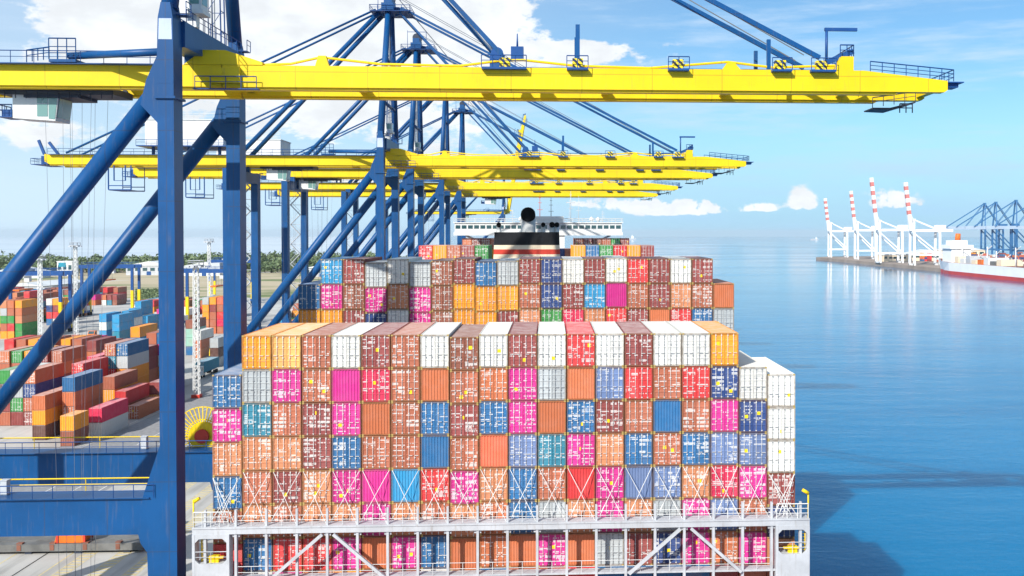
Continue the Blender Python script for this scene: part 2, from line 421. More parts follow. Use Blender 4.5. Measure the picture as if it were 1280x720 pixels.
# ------------------------------------------------------------------ water, ground
m, t, b = material('sea_water')
g = t.new('ShaderNodeTexCoord').outputs['Object']
streak = t.noise(t.vm('MULTIPLY', g, (.0022, .010, 1)), 1.0, 5, .55)
patch = t.noise(t.vm('MULTIPLY', g, (.006, .016, 1)), 1.0, 4, .5)
deep = t.mix(t.sstep(patch, .38, .66), (.0, .115, .27), (.0, .155, .335))
t.put(b.inputs['Base Color'], deep)
t.put(b.inputs['Roughness'], t.sstep(streak, .38, .62, .03, .11))
b.inputs['IOR'].default_value = 1.333; b.inputs['Specular IOR Level'].default_value = .26
h1 = t.noise(t.vm('MULTIPLY', g, (.5, .9, 1)), 1.0, 6, .6); h2 = t.noise(t.vm('MULTIPLY', g, (.05, .12, 1)), 1.0, 3, .5)
hh = t.m('ADD', t.m('MULTIPLY', h1, .35), h2)
cd = t.new('ShaderNodeVectorMath', operation='LENGTH'); t.l.new(g, cd.inputs[0])
bm_ = t.new('ShaderNodeBump'); t.l.new(hh, bm_.inputs['Height']); bm_.inputs['Distance'].default_value = .30
t.put(bm_.inputs['Strength'], t.sstep(cd.outputs[1], 60, 1500, .62, .16)); t.l.new(bm_.outputs[0], b.inputs['Normal'])
b.subsurface_method = 'BURLEY'; b.inputs['Subsurface Weight'].default_value = .6; b.inputs['Subsurface Radius'].default_value = (1, 1, 1); b.inputs['Subsurface Scale'].default_value = 9.
M['sea'] = m
WATER = -4.0
def sea_z(r): return WATER - r*r/(2*6.371e6)
sm = MB(); rings = [0, 50, 120, 250, 500, 900, 1400, 2000, 3000, 4500, 6500, 9000, 12000, 16000, 21000, 27000]; NS = 96
for r in rings[1:]:
    for k in range(NS): a = 2*math.pi*k/NS; sm.v.append((r*math.cos(a), r*math.sin(a), sea_z(r)))
sm.v.append((0, 0, WATER)); c0 = len(sm.v)-1
for k in range(NS): sm.face([c0, k, (k+1) % NS])
for i in range(len(rings)-2):
    for k in range(NS): sm.face([i*NS+k, (i+1)*NS+k, (i+1)*NS+(k+1) % NS, i*NS+(k+1) % NS])
tag(sm.build('sea', M['sea']), kind='structure')

m, t, b = material('quay_concrete')
g = t.new('ShaderNodeTexCoord').outputs['Object']
n = t.noise(g, .05, 7, .6); n2_ = t.noise(t.vm('MULTIPLY', g, (.5, .03, 1)), 1, 5, .6); n3 = t.noise(g, 1.3, 5, .6)
c = t.mix(t.sstep(n, .35, .7), (.38, .37, .345), (.52, .51, .48))
c = t.mix(t.sstep(n2_, .5, .75, 0, .45), c, (.16, .155, .15)); c = t.mix(t.sstep(n3, .55, .75, 0, .25), c, (.5, .48, .44))
t.put(b.inputs['Base Color'], c); b.inputs['Roughness'].default_value = .85; M['quay'] = m
m, t, b = material('land_soil')
g = t.new('ShaderNodeTexCoord').outputs['Object']
n = t.noise(t.vm('MULTIPLY', g, (.004, .012, 1)), 1, 6, .6)
c = t.mix(t.sstep(n, .40, .52), (.13, .17, .05), (.46, .38, .25)); c = t.mix(t.sstep(n, .60, .68), c, (.55, .53, .48))
t.put(b.inputs['Base Color'], c); b.inputs['Roughness'].default_value = .95; M['land'] = m
m, t, b = material('painted_far_haze')  # haze over the far bay, painted as a pale surface colour
g = t.new('ShaderNodeTexCoord').outputs['Object']
n = t.noise(t.vm('MULTIPLY', g, (.0006, .003, 1)), 1, 5, .6)
t.put(b.inputs['Base Color'], t.mix(t.sstep(n, .4, .6), (.44, .53, .60), (.54, .62, .68))); b.inputs['Roughness'].default_value = .35; M['farhaze'] = m
for nm, c, ro in (('line_yellow', (.60, .50, .26), .7), ('line_white', (.74, .73, .70), .7), ('asphalt', (.27, .27, .275), .85), ('steelrail', (.10, .09, .085), .4)):
    M[nm] = paint(nm, c, ro, .15, 1.2, .2)
QE = -31.3
q = MB()
q.prism([(QE, 0), (QE, -9), (-1500, -9), (-1500, 0)], -60, 620)
quay = tag(q.build('quay', M['quay']), kind='structure')
q = MB(); q.prism([(QE, -.02), (QE, -9), (-6000, -9), (-6000, -.02)], 620.01, 1500); q.prism([(-1500.01, -.02), (-1500.01, -9), (-6000, -9), (-6000, -.02)], -60, 620)
tag(q.build('land', M['land']), kind='structure')
q = MB(); fr = [1480, 2500, 4000, 6500, 9000, 12000, 16000, 21000, 26500]; fa = [R(-75+i*4.6) for i in range(16)]  # added sheet out to the horizon, coloured like the hazy sky
for r in fr:
    for a in fa: q.v.append((r*math.sin(a), r*math.cos(a), sea_z(r)+.5))
for i in range(len(fr)-1):
    for k_ in range(15): q.face([i*16+k_, i*16+k_+1, (i+1)*16+k_+1, (i+1)*16+k_])
tag(q.build('far_haze_sheet', M['farhaze']), kind='structure')
# kerb, fenders, rails and painted lanes of the quay
k = MB(); k.box(QE-.5, QE-.02, -60, 620, 0.0, .25); k.build('kerb', M['line_yellow'], quay)
fm = None
for i in range(14):
    f = MB() if fm is None else None
    if f is not None:
        f.tube((QE, 0, -1.6), (QE+.9, 0, -1.6), .6, .6, 12); f.box(QE+.9, QE+1.15, -1, 1, -3.2, .0); fm = f.mesh('fender', M['black'])
    link('fender', fm, quay, (0, 60+i*22, 0))
for X in (-33.2, -62.7):
    k = MB(); k.box(X-.06, X+.06, -60, 620, 0.004, .05); k.build('crane_rail', M['steelrail'], quay)
for X in (-36.2, -59.6, -66.5):
    k = MB(); k.box(X-.09, X+.09, 60, 620, 0.004, .008); k.build('painted_line', M['line_yellow'], quay)
for X in (-49.2, -53.2, -57.4):
    k = MB()
    for s in (-.75, .75): k.box(X+s-.06, X+s+.06, 60, 420, .004, .008)
    for i in range(330): k.box(X-.66, X+.66, 60+i*1.0, 60.45+i*1.0, .004, .008)
    k.build('hatched_walkway_marking', M['line_yellow'], quay)
for X in (-70, -74, -78, -88):
    k = MB()
    for i in range(60): k.box(X-.07, X+.07, 100+i*7, 104+i*7, .004, .008)
    k.build('lane_line', M['line_white'], quay)
k = MB(); k.box(-87, -69, 60, 615, 0.001, .003); k.build('asphalt_lane', M['asphalt'], quay)

# ------------------------------------------------------------------ the container ship
PITCH = 2.52; X0 = -26.35-PITCH                       # left edge of the column beside the quay
XL, XR = X0, X0+20*PITCH; XM = (XL+XR)/2
BAY1, BAY2, BAY3, BAY4 = 86.0, 115.2, 181.0, 270.0
def colx(c): return X0+PITCH*(c+.5)
ship = thing('container_ship', 'huge container ship moored along the quay, loaded with coloured containers', 'ship', (XM, 200, WATER))
SX, SY, SZ = XM, 200, WATER
def sbuild(mb, name, mats, parent=None):
    mb.v = [(x-SX, y-SY, z-SZ) for (x, y, z) in mb.v]
    return mb.build(name, mats, ship if parent is None else parent)
DECK = 7.2
h = MB(); ys = [(46, .86, .5), (52, .96, .85), (60, 1, 1), (330, 1, 1), (365, .85, .8), (390, .5, .42), (402, .12, .05)]
HB = 25.6; secs = []
for (y, wt, wb) in ys:
    sec = [(-HB*wt, DECK), (-HB*wt, 2), (-HB*wb, -4), (-HB*wb*.9, -14), (HB*wb*.9, -14), (HB*wb, -4), (HB*wt, 2), (HB*wt, DECK)]
    secs.append([len(h.v)+i for i in range(8)]); h.v += [(XM+x, y, z) for x, z in sec]
for a, b in zip(secs, secs[1:]):
    for i in range(7): h.face([a[i], a[i+1], b[i+1], b[i]], 1 if i in (2, 3, 4) else 0)
    h.face([a[7], a[0], b[0], b[7]], 2)
h.face(secs[0][::-1]); h.face(secs[-1])
sbuild(h, 'hull', [M['hull'], M['redhull'], M['deck']])
TOP1 = 31.25
def hatch(y, zb):
    b = MB(); b.box(XL+.1, XR-.1, y-.6, y+CL+.6, DECK, zb-.02); sbuild(b, 'hatch_coaming', M['deck'])
TIERS1 = [".OLSWMSWNWMWRWMWWO..", "BGFSfCSuSUFGuTRSRVWW", "FKSMFuSBMBFuBMSbSFVW", "PPPMBSSbSxTKFPBSBTTW", "BSMPFfqRFPBSrFtTPCFM", "SPSPPFPSPUBGPFPGFTSV", ".BRRFuFBuUuFuGMVFUF."]
OFF1 = {0: -.45, 8: -.22, 18: -.1, 19: -.75}
TN = ['top', 'second', 'third', 'fourth', 'fifth', 'sixth', 'seventh']
def cword(code): return pal(code)[0]
def look(code): return ('blank ' if code.islower() else '')+cword(code)
for r, row in enumerate(TIERS1):
    for c, code in enumerate(row):
        if code == '.': continue
        z = TOP1-CH-.02-r*(CH+.022)+OFF1.get(c, 0)
        dy = (random.random()-.5)*.08
        container((colx(c), BAY1+dy, z), code, '%s container, %s from the quay in %s tier of aftmost stack' % (look(code), ORD[c], TN[r]), 'containers of the aftmost stack')
hidden = []
z8 = TOP1-CH-.02-7*(CH+.022)
rc = lambda: random.choice('SSPMMNFBVWOUGR')
for c in range(20):
    zz = z8+OFF1.get(c, 0); first = True
    if c in (0, 19): hidden.append((colx(c), BAY1, z8+CH+.022+OFF1[c], rc(), CL))
    hidden.append((colx(c), BAY1, zz, rc(), CL))
hatch(BAY1, z8-.9)
TOP2 = 37.0
TIERS2 = [".QMGWGNMBGMVWMWRMWM.", "BFNFPFNOOOSVMQfSMPSu", "OOMVWFNOOMPECPRMuRBG"]
OFF2 = {3: -.38, 5: -.35, 6: -.2, 8: -.3, 9: -.2, 14: .12}
for r, row in enumerate(TIERS2):
    for c, code in enumerate(row):
        if code == '.': continue
        z = TOP2-CH-.02-r*(CH+.022)+(OFF2.get(c, 0) if True else 0)
        container((colx(c), BAY2+(random.random()-.5)*.1, z), code, '%s container, %s from the quay in %s tier, second stack from stern' % (look(code), ORD[c], TN[r]), 'containers of the stack aft of the funnel')
for c in range(20):
    for r in range(3, 9): hidden.append((colx(c), BAY2, TOP2-CH-.02-r*(CH+.022)+OFF2.get(c, 0), rc(), CL))
hatch(BAY2, TOP2-9*(CH+.022)-.5)
TOP3 = 37.7
TIERS3 = ["..ROSME......OBEROM.", "..SSMNSR.....SMSSMSE"]
for r, row in enumerate(TIERS3):
    for c, code in enumerate(row):
        if code == '.': continue
        container((colx(c), BAY3, TOP3-CH-.02-r*(CH+.022)), code, '%s container, %s from the quay in %s tier of stack beside funnel' % (look(code), ORD[c], TN[r]), 'containers of the stack beside the funnel', far=True)
for c in range(20):
    for r in range(2, 9):
        hidden.append((colx(c), BAY3, TOP3-CH-.02-r*(CH+.022), rc(), CL))
hatch(BAY3, TOP3-9*(CH+.022)-.02)
TOP4 = 38.55
TIERS4 = ["..UMNUU.......NMNSEM", "..NNMUN.......MNUMNM"]
for r, row in enumerate(TIERS4[:1]):
    for c, code in enumerate(row):
        if code == '.': continue
        container((colx(c), BAY4, TOP4-CH-.02-r*(CH+.022)), code, '%s container, %s from the quay in top tier below the bridge wings' % (look(code), ORD[c]), 'containers of the stack below the bridge', far=True)
for c in range(20):
    for r in range(1, 9): hidden.append((colx(c), BAY4, TOP4-CH-.02-r*(CH+.022), rc(), CL))
hatch(BAY4, TOP4-9*(CH+.022)-.02)
stack_mass('lower_container_tiers', hidden, 'lower tiers of mixed coloured containers packed deep on the ship deck')

# lashing bridge in front of the aftmost stack
LBY, LBZ = 84.55, 15.55
lb = MB()
lb.box(XL-1.0, XR+.75, LBY-.55, LBY+.75, LBZ-.75, LBZ-.28)
lb.box(XL-1.0, XR+.75, LBY-.62, LBY+.82, LBZ-.28, LBZ-.14)
lash = sbuild(lb, 'lashing_bridge', M['lgrey'])
post = None
for c in range(21):
    x = X0+PITCH*c
    b = MB(); b.box(x-.105, x+.105, LBY-.45, LBY-.1, 4.0, LBZ-.75)
    b.box(x-.09, x+.09, LBY-.42, LBY-.15, LBZ-.14, LBZ+1.25)
    b.box(x-.3, x+.3, LBY-.3, LBY-.12, LBZ-1.05, LBZ-.75)
    sbuild(b, 'post', M['lgrey'], None).parent = ship
for c in range(1, 19):       # rails between the stanchions
    b = MB(); x = X0+PITCH*c
    for z in (.45, .85): b.tube((x+.09, LBY-.3, LBZ-.14+z), (x+PITCH-.09, LBY-.3, LBZ-.14+z), .025, .025, 4, 0, False)
    b.tube((x+PITCH/2, LBY-.3, LBZ-.14), (x+PITCH/2, LBY-.3, LBZ+.71), .025, .025, 4, 0, False); sbuild(b, 'rail', M['white']); b = MB()
    for z in (.5, 1.0): b.tube((x+.14, LBY-.36, 11.0+z), (x+PITCH-.14, LBY-.36, 11.0+z), .025, .025, 4, 0, False)
    b.tube((x+PITCH/2, LBY-.36, 11.0), (x+PITCH/2, LBY-.36, 12.0), .025, .025, 4, 0, False); sbuild(b, 'lower_rail', M['white'])
b = MB(); b.box(XL+2.0, XR-2.0, LBY-.4, LBY+.7, 10.85, 11.0); sbuild(b, 'lower_walkway', M['lgrey'])
for (xa, za, xb, zb) in ((colx(2)-1.0, 10.9, colx(3)+.9, 14.7), (colx(4)-.7, 14.7, colx(5)+1.1, 10.9), (colx(14)-1.0, 10.9, colx(15)+.9, 14.7), (colx(16)-.7, 14.7, colx(17)+1.1, 10.9)):
    b = MB(); b.bar((xa, LBY-.62, za), (xb, LBY-.62, zb), .24, .25); sbuild(b, 'diagonal_brace', M['lgrey'])
for s in (0, 1):             # the two solid end towers with their window openings
    xa, xb = (XL-1.0, XL+2.05) if s == 0 else (XR-2.2, XR+.75)
    b = MB()
    b.box(xa, xa+.22, LBY-.62, LBY+.4, 4, LBZ-.75); b.box(xb-.22, xb, LBY-.62, LBY+.4, 4, LBZ-.75)
    b.box(xa+.22, xb-.22, LBY-.6, LBY-.4, LBZ-1.1, LBZ-.75)
    lo, hi = (xa+.22, xb-.22)
    b.box(lo, hi, LBY-.6, LBY-.4, 4.0, 12.35)
    for (cx_, sx_) in ((lo, 1), (hi, -1)):
        for (cz_, sz_) in ((12.35, 1), (LBZ-1.1, -1)):
            b.prism(sorted([(cx_, cz_), (cx_+.35*sx_, cz_), (cx_, cz_+.35*sz_)], key=lambda q: 0), LBY-.6, LBY-.4)
    sbuild(b, 'end_tower', M['lgrey'])
    b = MB(); b.box(lo, hi, LBY-.38, LBY+.8, 12.2, 12.33); b.rail([(lo, LBY-.55, 12.35), (hi, LBY-.55, 12.35)], 1.0, 1.3, .03)
    sbuild(b, 'tower_platform', M['lgrey'])
    b = MB(); xg = hi-.35 if s else lo+.35
    b.tube((xg, LBY+.1, 12.33), (xg, LBY+.1, LBZ-.75), .06, .06, 6); b.tube((xg+.35, LBY+.1, 12.33), (xg+.35, LBY+.1, LBZ-.75), .06, .06, 6)
    for i in range(8): b.bar((xg, LBY+.1, 12.5+i*.28), (xg+.35, LBY+.1, 12.5+i*.28), .04, .04)
    sbuild(b, 'ladder', M['yellow'])
    b = MB(); mxx = (lo+hi)/2; b.box(mxx-.3, mxx+.5, LBY-.2, LBY+.2, 12.33, 12.9); b.box(mxx-.7, mxx+.9, LBY-.25, LBY+.05, 12.7, 12.82); sbuild(b, 'yellow_gear_box', M['yellow'])
    xo = xa+.1 if s == 0 else xb-.1
    b = MB(); b.rail([(xa+.1, LBY-.5, LBZ-.14), (xb-.1, LBY-.5, LBZ-.14)], 1.25, .8, .035, mids=(.35, .68)); sbuild(b, 'end_rail', M['white'])
    b = MB(); b.tube((xo, LBY-.45, LBZ-.14), (xo, LBY-.45, LBZ+2.1), .07, .07, 6); b.tube((xo, LBY-.45, LBZ+2.0), (xo+(.5 if s == 0 else -.5), LBY-.45, LBZ+2.3), .16, .14, 8); sbuild(b, 'yellow_davit', M['yellow'])
zt5 = TOP1-4*(CH+.022)
for c in range(20):          # crossed lashing rods, two or more to a column
    xl, xr = colx(c)-1.12, colx(c)+1.12; zt = zt5+OFF1.get(c, 0)-.1
    sets = [(xl, xr), (xr, xl)]
    if c in (0, 19): sets += [(xl, xr-.5), (xr, xl+.5), (xl+.1, xr-.9), (xr-.1, xl+.9)]
    for i, (a, e) in enumerate(sets):
        b = MB(); yy = BAY1-.10-.06*i
        b.tube((a, yy, zt), (e, LBY-.05-.05*(i % 2), LBZ-.14), .028, .028, 5)
        k_ = .72; px_, pz_ = a+(e-a)*k_, zt+(LBZ-.14-zt)*k_
        b.tube((px_, yy+(LBY-yy)*k_, pz_), (a+(e-a)*.9, yy+(LBY-yy)*.9, zt+(LBZ-.14-zt)*.9), .045, .045, 6)
        sbuild(b, 'lashing_rod', M['lash'])

# funnel with its bands and pipes
FX0, FX1, FY = -8.65, 1.55, 150.0
b = MB(); b.box(FX0-.5, FX1+.5, FY-1, FY+12, DECK, 33.0); fun = sbuild(b, 'funnel', M['white'])
def fbox(z0, z1, name, mat, tap):
    q = MB(); s0, s1 = tap
    v0 = [(FX0+s0, FY+s0), (FX1-s0, FY+s0), (FX1-s0, FY+9-s0), (FX0+s0, FY+9-s0)]; v1 = [(FX0+s1, FY+s1), (FX1-s1, FY+s1), (FX1-s1, FY+9-s1), (FX0+s1, FY+9-s1)]
    q.v = [(x-SX, y-SY, z0-SZ) for x, y in v0]+[(x-SX, y-SY, z1-SZ) for x, y in v1]
    for f_ in ((0,3,2,1),(4,5,6,7),(0,1,5,4),(1,2,6,5),(2,3,7,6),(3,0,4,7)): q.face(list(f_))
    return q.build(name, mat, fun)
fbox(33.0, 35.9, 'red_band', M['redband'], (0, .05)); fbox(35.9, 36.75, 'cream_band', M['cream'], (.05, .1))
fbox(36.75, 37.5, 'red_band', M['redband'], (.1, .13)); fbox(37.5, 38.15, 'cream_band', M['cream'], (.13, .16)); fbox(38.15, 40.1, 'black_band', M['black'], (.16, .22))
def pipe(name, x, y, z0, z1, r, bend, mat, inner=True, parent=fun):
    q = MB(); pts = [Vector((x, y, z0)), Vector((x, y, z1))]
    for i in range(1, 7): a = i/6*R(78); pts.append(Vector((x, y-bend*(1-math.cos(a)), z1+bend*math.sin(a))))
    n = 16; base = len(q.v)
    for i, p_ in enumerate(pts):
        d = (pts[min(i+1, len(pts)-1)]-pts[max(i-1, 0)]).normalized(); a_ = Vector((1, 0, 0)); c_ = d.cross(a_)
        for k in range(n): t = 2*math.pi*k/n; q.v.append(tuple(p_+a_*math.cos(t)*r+c_*math.sin(t)*r))
    for i in range(len(pts)-1):
        for k in range(n): q.face([base+i*n+k, base+i*n+(k+1) % n, base+(i+1)*n+(k+1) % n, base+(i+1)*n+k], 1 if i >= len(pts)-3 else 0, True)
    e = len(pts)-1; q.face([base+e*n+k for k in range(n)], 1)
    q.v = [(a-SX, b_-SY, c_-SZ) for a, b_, c_ in q.v]
    return q.build(name, mat, parent)
pipe('exhaust_pipe', -3.4, FY+3.2, 40.0, 41.2, 1.12, 1.7, [M['white'], M['soot']])
for (x, r_) in ((-7.9, .36), (-1.1, .33), (.25, .42), (1.0, .36)): pipe('small_exhaust_pipe', x, FY+3, 40.0, 40.5, r_, .8, [M['white'], M['soot']])
# bridge deckhouse
BY = 300.0; bx0, bx1 = XM-25.4, XM+25.6
b = MB(); b.box(XM-8, XM+8, BY+.5, BY+12, DECK, 39.2); b.box(bx0, bx1, BY, BY+5.5, 39.2, 40.2); b.box(bx0+.3, bx1-.3, BY+.25, BY+5.2, 40.2, 42.9)
b.box(bx0-.1, bx1+.1, BY-.1, BY+5.7, 42.9, 43.2)
bridge = sbuild(b, 'bridge', M['white'])
wm = MB(); wm.box(-.72, .72, -.03, .03, -.52, .52); wm = wm.mesh('window', M['glass'])
for i in range(27):
    x = bx0+1.3+i*1.86
    if abs(x-XM-4) < .2: continue
    link('window', wm, bridge, (x-SX, BY+.24-SY, 41.75-SZ))
b = MB(); b.rail([(bx0, BY, 43.2), (bx1, BY, 43.2)], 1.1, 2.2, .06); b.rail([(bx0, BY+5.4, 43.2), (bx1, BY+5.4, 43.2)], 1.1, 3, .06); sbuild(b, 'bridge_rail', M['white'], bridge)
for s in (-1, 1):
    b = MB(); xx = XM+s*22; b.bar((xx, BY+3, 39.2), (XM+s*8, BY+3, 33), .6, .6); sbuild(b, 'wing_strut', M['white'], bridge)
for (x, h_, mat, wd) in ((-3.2, 8.5, 'redband', .13), (0.2, 7.5, 'dark', .14), (6.2, 9.5, 'steel', .12), (8.6, 8, 'steel', .12), (-11.5, 4, 'steel', .1), (16, 3.6, 'steel', .1)):
    b = MB(); b.tube((x, BY+3, 43.2), (x, BY+3, 43.2+h_), wd, wd*.5, 6)
    for zz in (.45, .7, .88): b.bar((x-1.1*(1.2-zz), BY+3, 43.2+h_*zz), (x+1.1*(1.2-zz), BY+3, 43.2+h_*zz), .12, .12)
    if h_ > 9: b.tube((x-.6, BY+3, 43.2), (x, BY+3, 43.2+h_*.9), .08, .06, 5); b.box(x-1.4, x+1.4, BY+2.8, BY+3.1, 43.2+h_*.62, 43.5+h_*.62)
    sbuild(b, 'mast', M[mat], bridge)
b = MB(); b.box(-6, 4, BY+1, BY+5, 43.2, 45.0); sbuild(b, 'wheelhouse_top', M['white'], bridge)
for (x, z) in ((-9, 44.0), (12.5, 44.0), (14.5, 43.9)):
    b = MB(); n = 10
    for i in range(5):
        b.tube((x, BY+2, z-.6+i*.3), (x, BY+2, z-.3+i*.3), .75*math.sin(math.pi*(i+.4)/5.6), .75*math.sin(math.pi*(i+1.3)/5.6), 10)
    b.tube((x, BY+2, 43.2), (x, BY+2, z-.55), .15, .15, 6); sbuild(b, 'radome', M['white'], bridge)

# ------------------------------------------------------------------ quay cranes
WS, GA = -33.2, -29.5          # waterside rail X, landside legs relative to it
def crane_parts(root, raised=False, trolley=None, spreader_drop=None, tip=73.4):
    B, Y = M['blue'], M['yellow']
    P = lambda mb, name, mats, parent=root, loc=None: mb.build(name, mats, parent, loc)
    # legs
    for s in (-1, 1):
        y0, y1 = s*9.1-1.05, s*9.1+1.05
        l = MB(); l.prism([(.7, 3), (.7, 55), (.66, 58.6), (.45, 59.9), (-.35, 59.9), (-.6, 58.6), (-.7, 55), (-.7, 21.5), (-2.15, 17.2), (-2.6, 13.8), (-2.4, 13.0), (-1.85, 12.2), (-1.6, 3)], y0, y1)
        lg = P(l, 'waterside_leg', B)
        r = MB(); r.box(-.66, .66, y0-.012, y1+.012, 52.9, 53.2); r.box(-.9, .9, y0-.2, y1+.2, 51.6, 51.8); r.box(-.715, .715, y0-.01, y1+.01, 40, 40.1); r.box(-.715, .715, y0-.01, y1+.01, 28, 28.1)
        P(r, 'leg_flange', B, lg)
        r = MB(); r.prism([(-.55, 56.7), (.6, 56.7), (.56, 58.5), (-.5, 58.5)], y0-.03, y0-.005); P(r, 'access_panel', M['panel'], lg)
        l = MB(); l.prism([(GA+.8, 3), (GA+.8, 12.2), (GA+1.9, 13.8), (GA+1.5, 17.2), (GA+.7, 20), (GA+.7, 52.6), (GA-.7, 52.6), (GA-.7, 3)], y0, y1)
        lg2 = P(l, 'landside_leg', B)
        # portal beam with its walkway
        b = MB(); b.box(GA+1.3, -2.0, s*9.1-.95, s*9.1+.95, 13.75, 16.95); pb = P(b, 'portal_beam', B)
        r = MB(); r.box(GA+1.0, -1.6, s*9.1-1.25, s*9.1+1.25, 16.95, 17.03)
        P(r, 'walkway', B, pb)
        r = MB(); r.rail([(GA+1, s*9.1-1.2, 17.03), (-1.2, s*9.1-1.2, 17.03)], 1.15, 1.75, .035); P(r, 'rail', M['dblue'], pb)
        r = MB(); r.rail([(GA+1, s*9.1+1.2, 17.03), (-1.2, s*9.1+1.2, 17.03)], 1.15, 7, .05); P(r, 'yellow_rail', Y, pb)
        for (x, hh_) in (((-14.6, 1.25),) if s < 0 else ((-9.9, 1.3),)):
            r = MB(); r.box(x-.27, x+.27, s*9.1+.2, s*9.1+.8, 17.03, 17.03+hh_); r.box(x-.33, x+.33, s*9.1+.15, s*9.1+.85, 17.03+hh_, 17.1+hh_); P(r, 'control_cabinet', M['steel'], pb)
        # big diagonal
        d = MB(); d.tube((-1.6, s*9.1, 51.7), (GA+.9, s*9.1, 17.0), .80, .80, 18); br = P(d, 'diagonal_brace', B)
        d = MB(); d.prism([(-.65, 55.6), (-.65, 49.4), (-1.1, 49.9), (-2.2, 51.1), (-1.7, 53.2)], s*9.1-.85, s*9.1+.85); P(d, 'gusset', B, br)
        # bogies and sill
    for x in (-.45, GA):
        b = MB(); b.box(x-1.0, x+1.0, -12.5, 12.5, 1.7, 3.3); P(b, 'sill_beam', B)
        for s in (-1, 1):
            b = MB(); b.box(x-.6, x+.6, s*9.1-3.6, s*9.1+3.6, .75, 1.7)
            bg_ = P(b, 'bogie', Y)
            for i in range(8):
                yy = s*9.1-3.2+i*.914; q = MB(); q.tube((x-.18, yy, .41), (x+.18, yy, .41), .36, .36, 12); P(q, 'wheel', M['dark'], bg_)
    # frames across, above the boom
    b = MB(); b.box(-.95, .95, -8.05, 8.05, 56.4, 58.7); cb = P(b, 'top_crossbeam', B)
    r = MB(); r.rail([(1.0, -7.8, 58.7), (1.0, 7.8, 58.7)], 1.1, 1.6, .04); P(r, 'rail', M['dblue'], cb); r = MB(); r.rail([(-1.0, -7.8, 58.7), (-1.0, 7.8, 58.7)], 1.1, 1.6, .04); P(r, 'rail', M['dblue'], cb)
    b = MB(); b.box(GA-.9, GA+.9, -8.05, 8.05, 50.3, 52.4); P(b, 'landside_crossbeam', B)
    b = MB(); b.box(GA-1, GA+1, -8.05, 8.05, 14.2, 16.4); P(b, 'portal_crossbeam', B)
    for s in (-1, 1):
        b = MB(); b.bar((GA, s*3, 52.4), (GA, s*3, 53.7), .9, 1.4); P(b, 'girder_saddle', B)
        b = MB(); b.bar((.0, s*3.0, 55.6), (.0, s*3.0, 56.5), .8, 1.6); P(b, 'girder_hanger', B)
    # A-frame tower and apex
    AX = .4
    for s in (-1, 1):
        b = MB(); b.tube((0, s*9.1, 59.5), (AX, s*2.2, 85.2), .72, .55, 14); tl = P(b, 'tower_leg', B)
        r = MB(); r.box(.6, 1.5, s*8.7-.6, s*8.7+.6, 59.0, 59.08); r.rail([(1.5, s*8.7-.6, 59.08), (1.5, s*8.7+.6, 59.08)], 1.1, 1.1, .04); P(r, 'tower_platform', M['dblue'], tl)
    for z, hw in ((66, 6.7), (75, 4.5)):
        b = MB(); b.tube((AX*.5, -hw, z), (AX*.5, hw, z), .35, .35, 8); P(b, 'tower_tie', B)
    b = MB(); b.box(AX-1.2, AX+1.2, -3.4, 3.4, 85.0, 86.4); b.box(AX-.8, AX+.8, -2.6, 2.6, 86.4, 87.6)
    b.prism([(AX+1.2, 86.2), (AX+4.2, 85.6), (AX+1.2, 84.2)], -.4, .4); b.prism([(AX-1.2, 86.2), (AX-3.2, 85.2), (AX-1.2, 84.2)], -.4, .4)
    ap = P(b, 'apex_beam', B)
    r = MB(); r.box(AX-3.5, AX+4.5, -3.6, 3.6, 84.7, 84.8); r.rail([(AX-3.5, -3.6, 84.8), (AX+4.5, -3.6, 84.8), (AX+4.5, 3.6, 84.8), (AX-3.5, 3.6, 84.8), (AX-3.5, -3.6, 84.8)], 1.1, 1.6, .05); P(r, 'apex_platform', M['dblue'], ap)
    for s in (-1, 1):
        q = MB(); q.tube((AX, s*1.2-.15, 88), (AX, s*1.2+.15, 88), 1.0, 1.0, 16); P(q, 'sheave', M['dark'], ap)
    r = MB(); r.tube((AX-2.4, 0, 84.8), (AX-2.4, 0, 90), .08, .05, 5); r.bar((AX-2.4, 0, 89.6), (AX+2.2, 0, 89.6), .12, .12); r.tube((AX+2.2, 0, 89.6), (AX+2.2, 0, 87.6), .07, .07, 5); P(r, 'hoist_davit', M['dblue'], ap)
    # ladder shaft and ropes inside the tower
    r = MB()
    for (xx, yy) in ((-.7, 3.0), (.5, 3.0), (-.7, 4.2), (.5, 4.2)): r.tube((xx, yy, 58.7), (xx, yy-1.5, 84.7), .07, .07, 4, 0, False)
    for i in range(12):
        z = 60+i*2.05; o_ = -1.5*(z-58.7)/26
        r.bar((-.7, 3+o_, z), (.5, 3+o_, z+1.9), .05, .05); r.bar((-.7, 4.2+o_, z), (.5, 4.2+o_, z), .06, .06); r.bar((-.7, 3+o_, z), (-.7, 4.2+o_, z), .06, .06); r.bar((.5, 3+o_, z), (.5, 4.2+o_, z), .06, .06)
    P(r, 'ladder_shaft', M['dblue'])
    r = MB()
    for yy in (-2.2, -1.4, -.5, .6, 1.4, 2.1): r.tube((.0, yy*1.3, 58.6), (AX-.2, yy*.6, 87), .05, .05, 4, 0, False)
    P(r, 'boom_hoist_rope', M['rope'])
    q = MB(); q.box(-.2, 1.7, -6.1, -4.4, 60.2, 61.9); q.box(-.4, 1.9, -6.3, -4.2, 59.8, 60.2); q.box(.3, 1.1, -5.6, -4.9, 58.7, 59.8)
    c_ = P(q, 'boom_cabin', M['white']); q = MB(); q.box(.7, 1.5, -6.14, -6.101, 60.7, 61.7); q.box(1.701, 1.73, -5.9, -4.6, 60.7, 61.7); P(q, 'window', M['pglass'], c_)
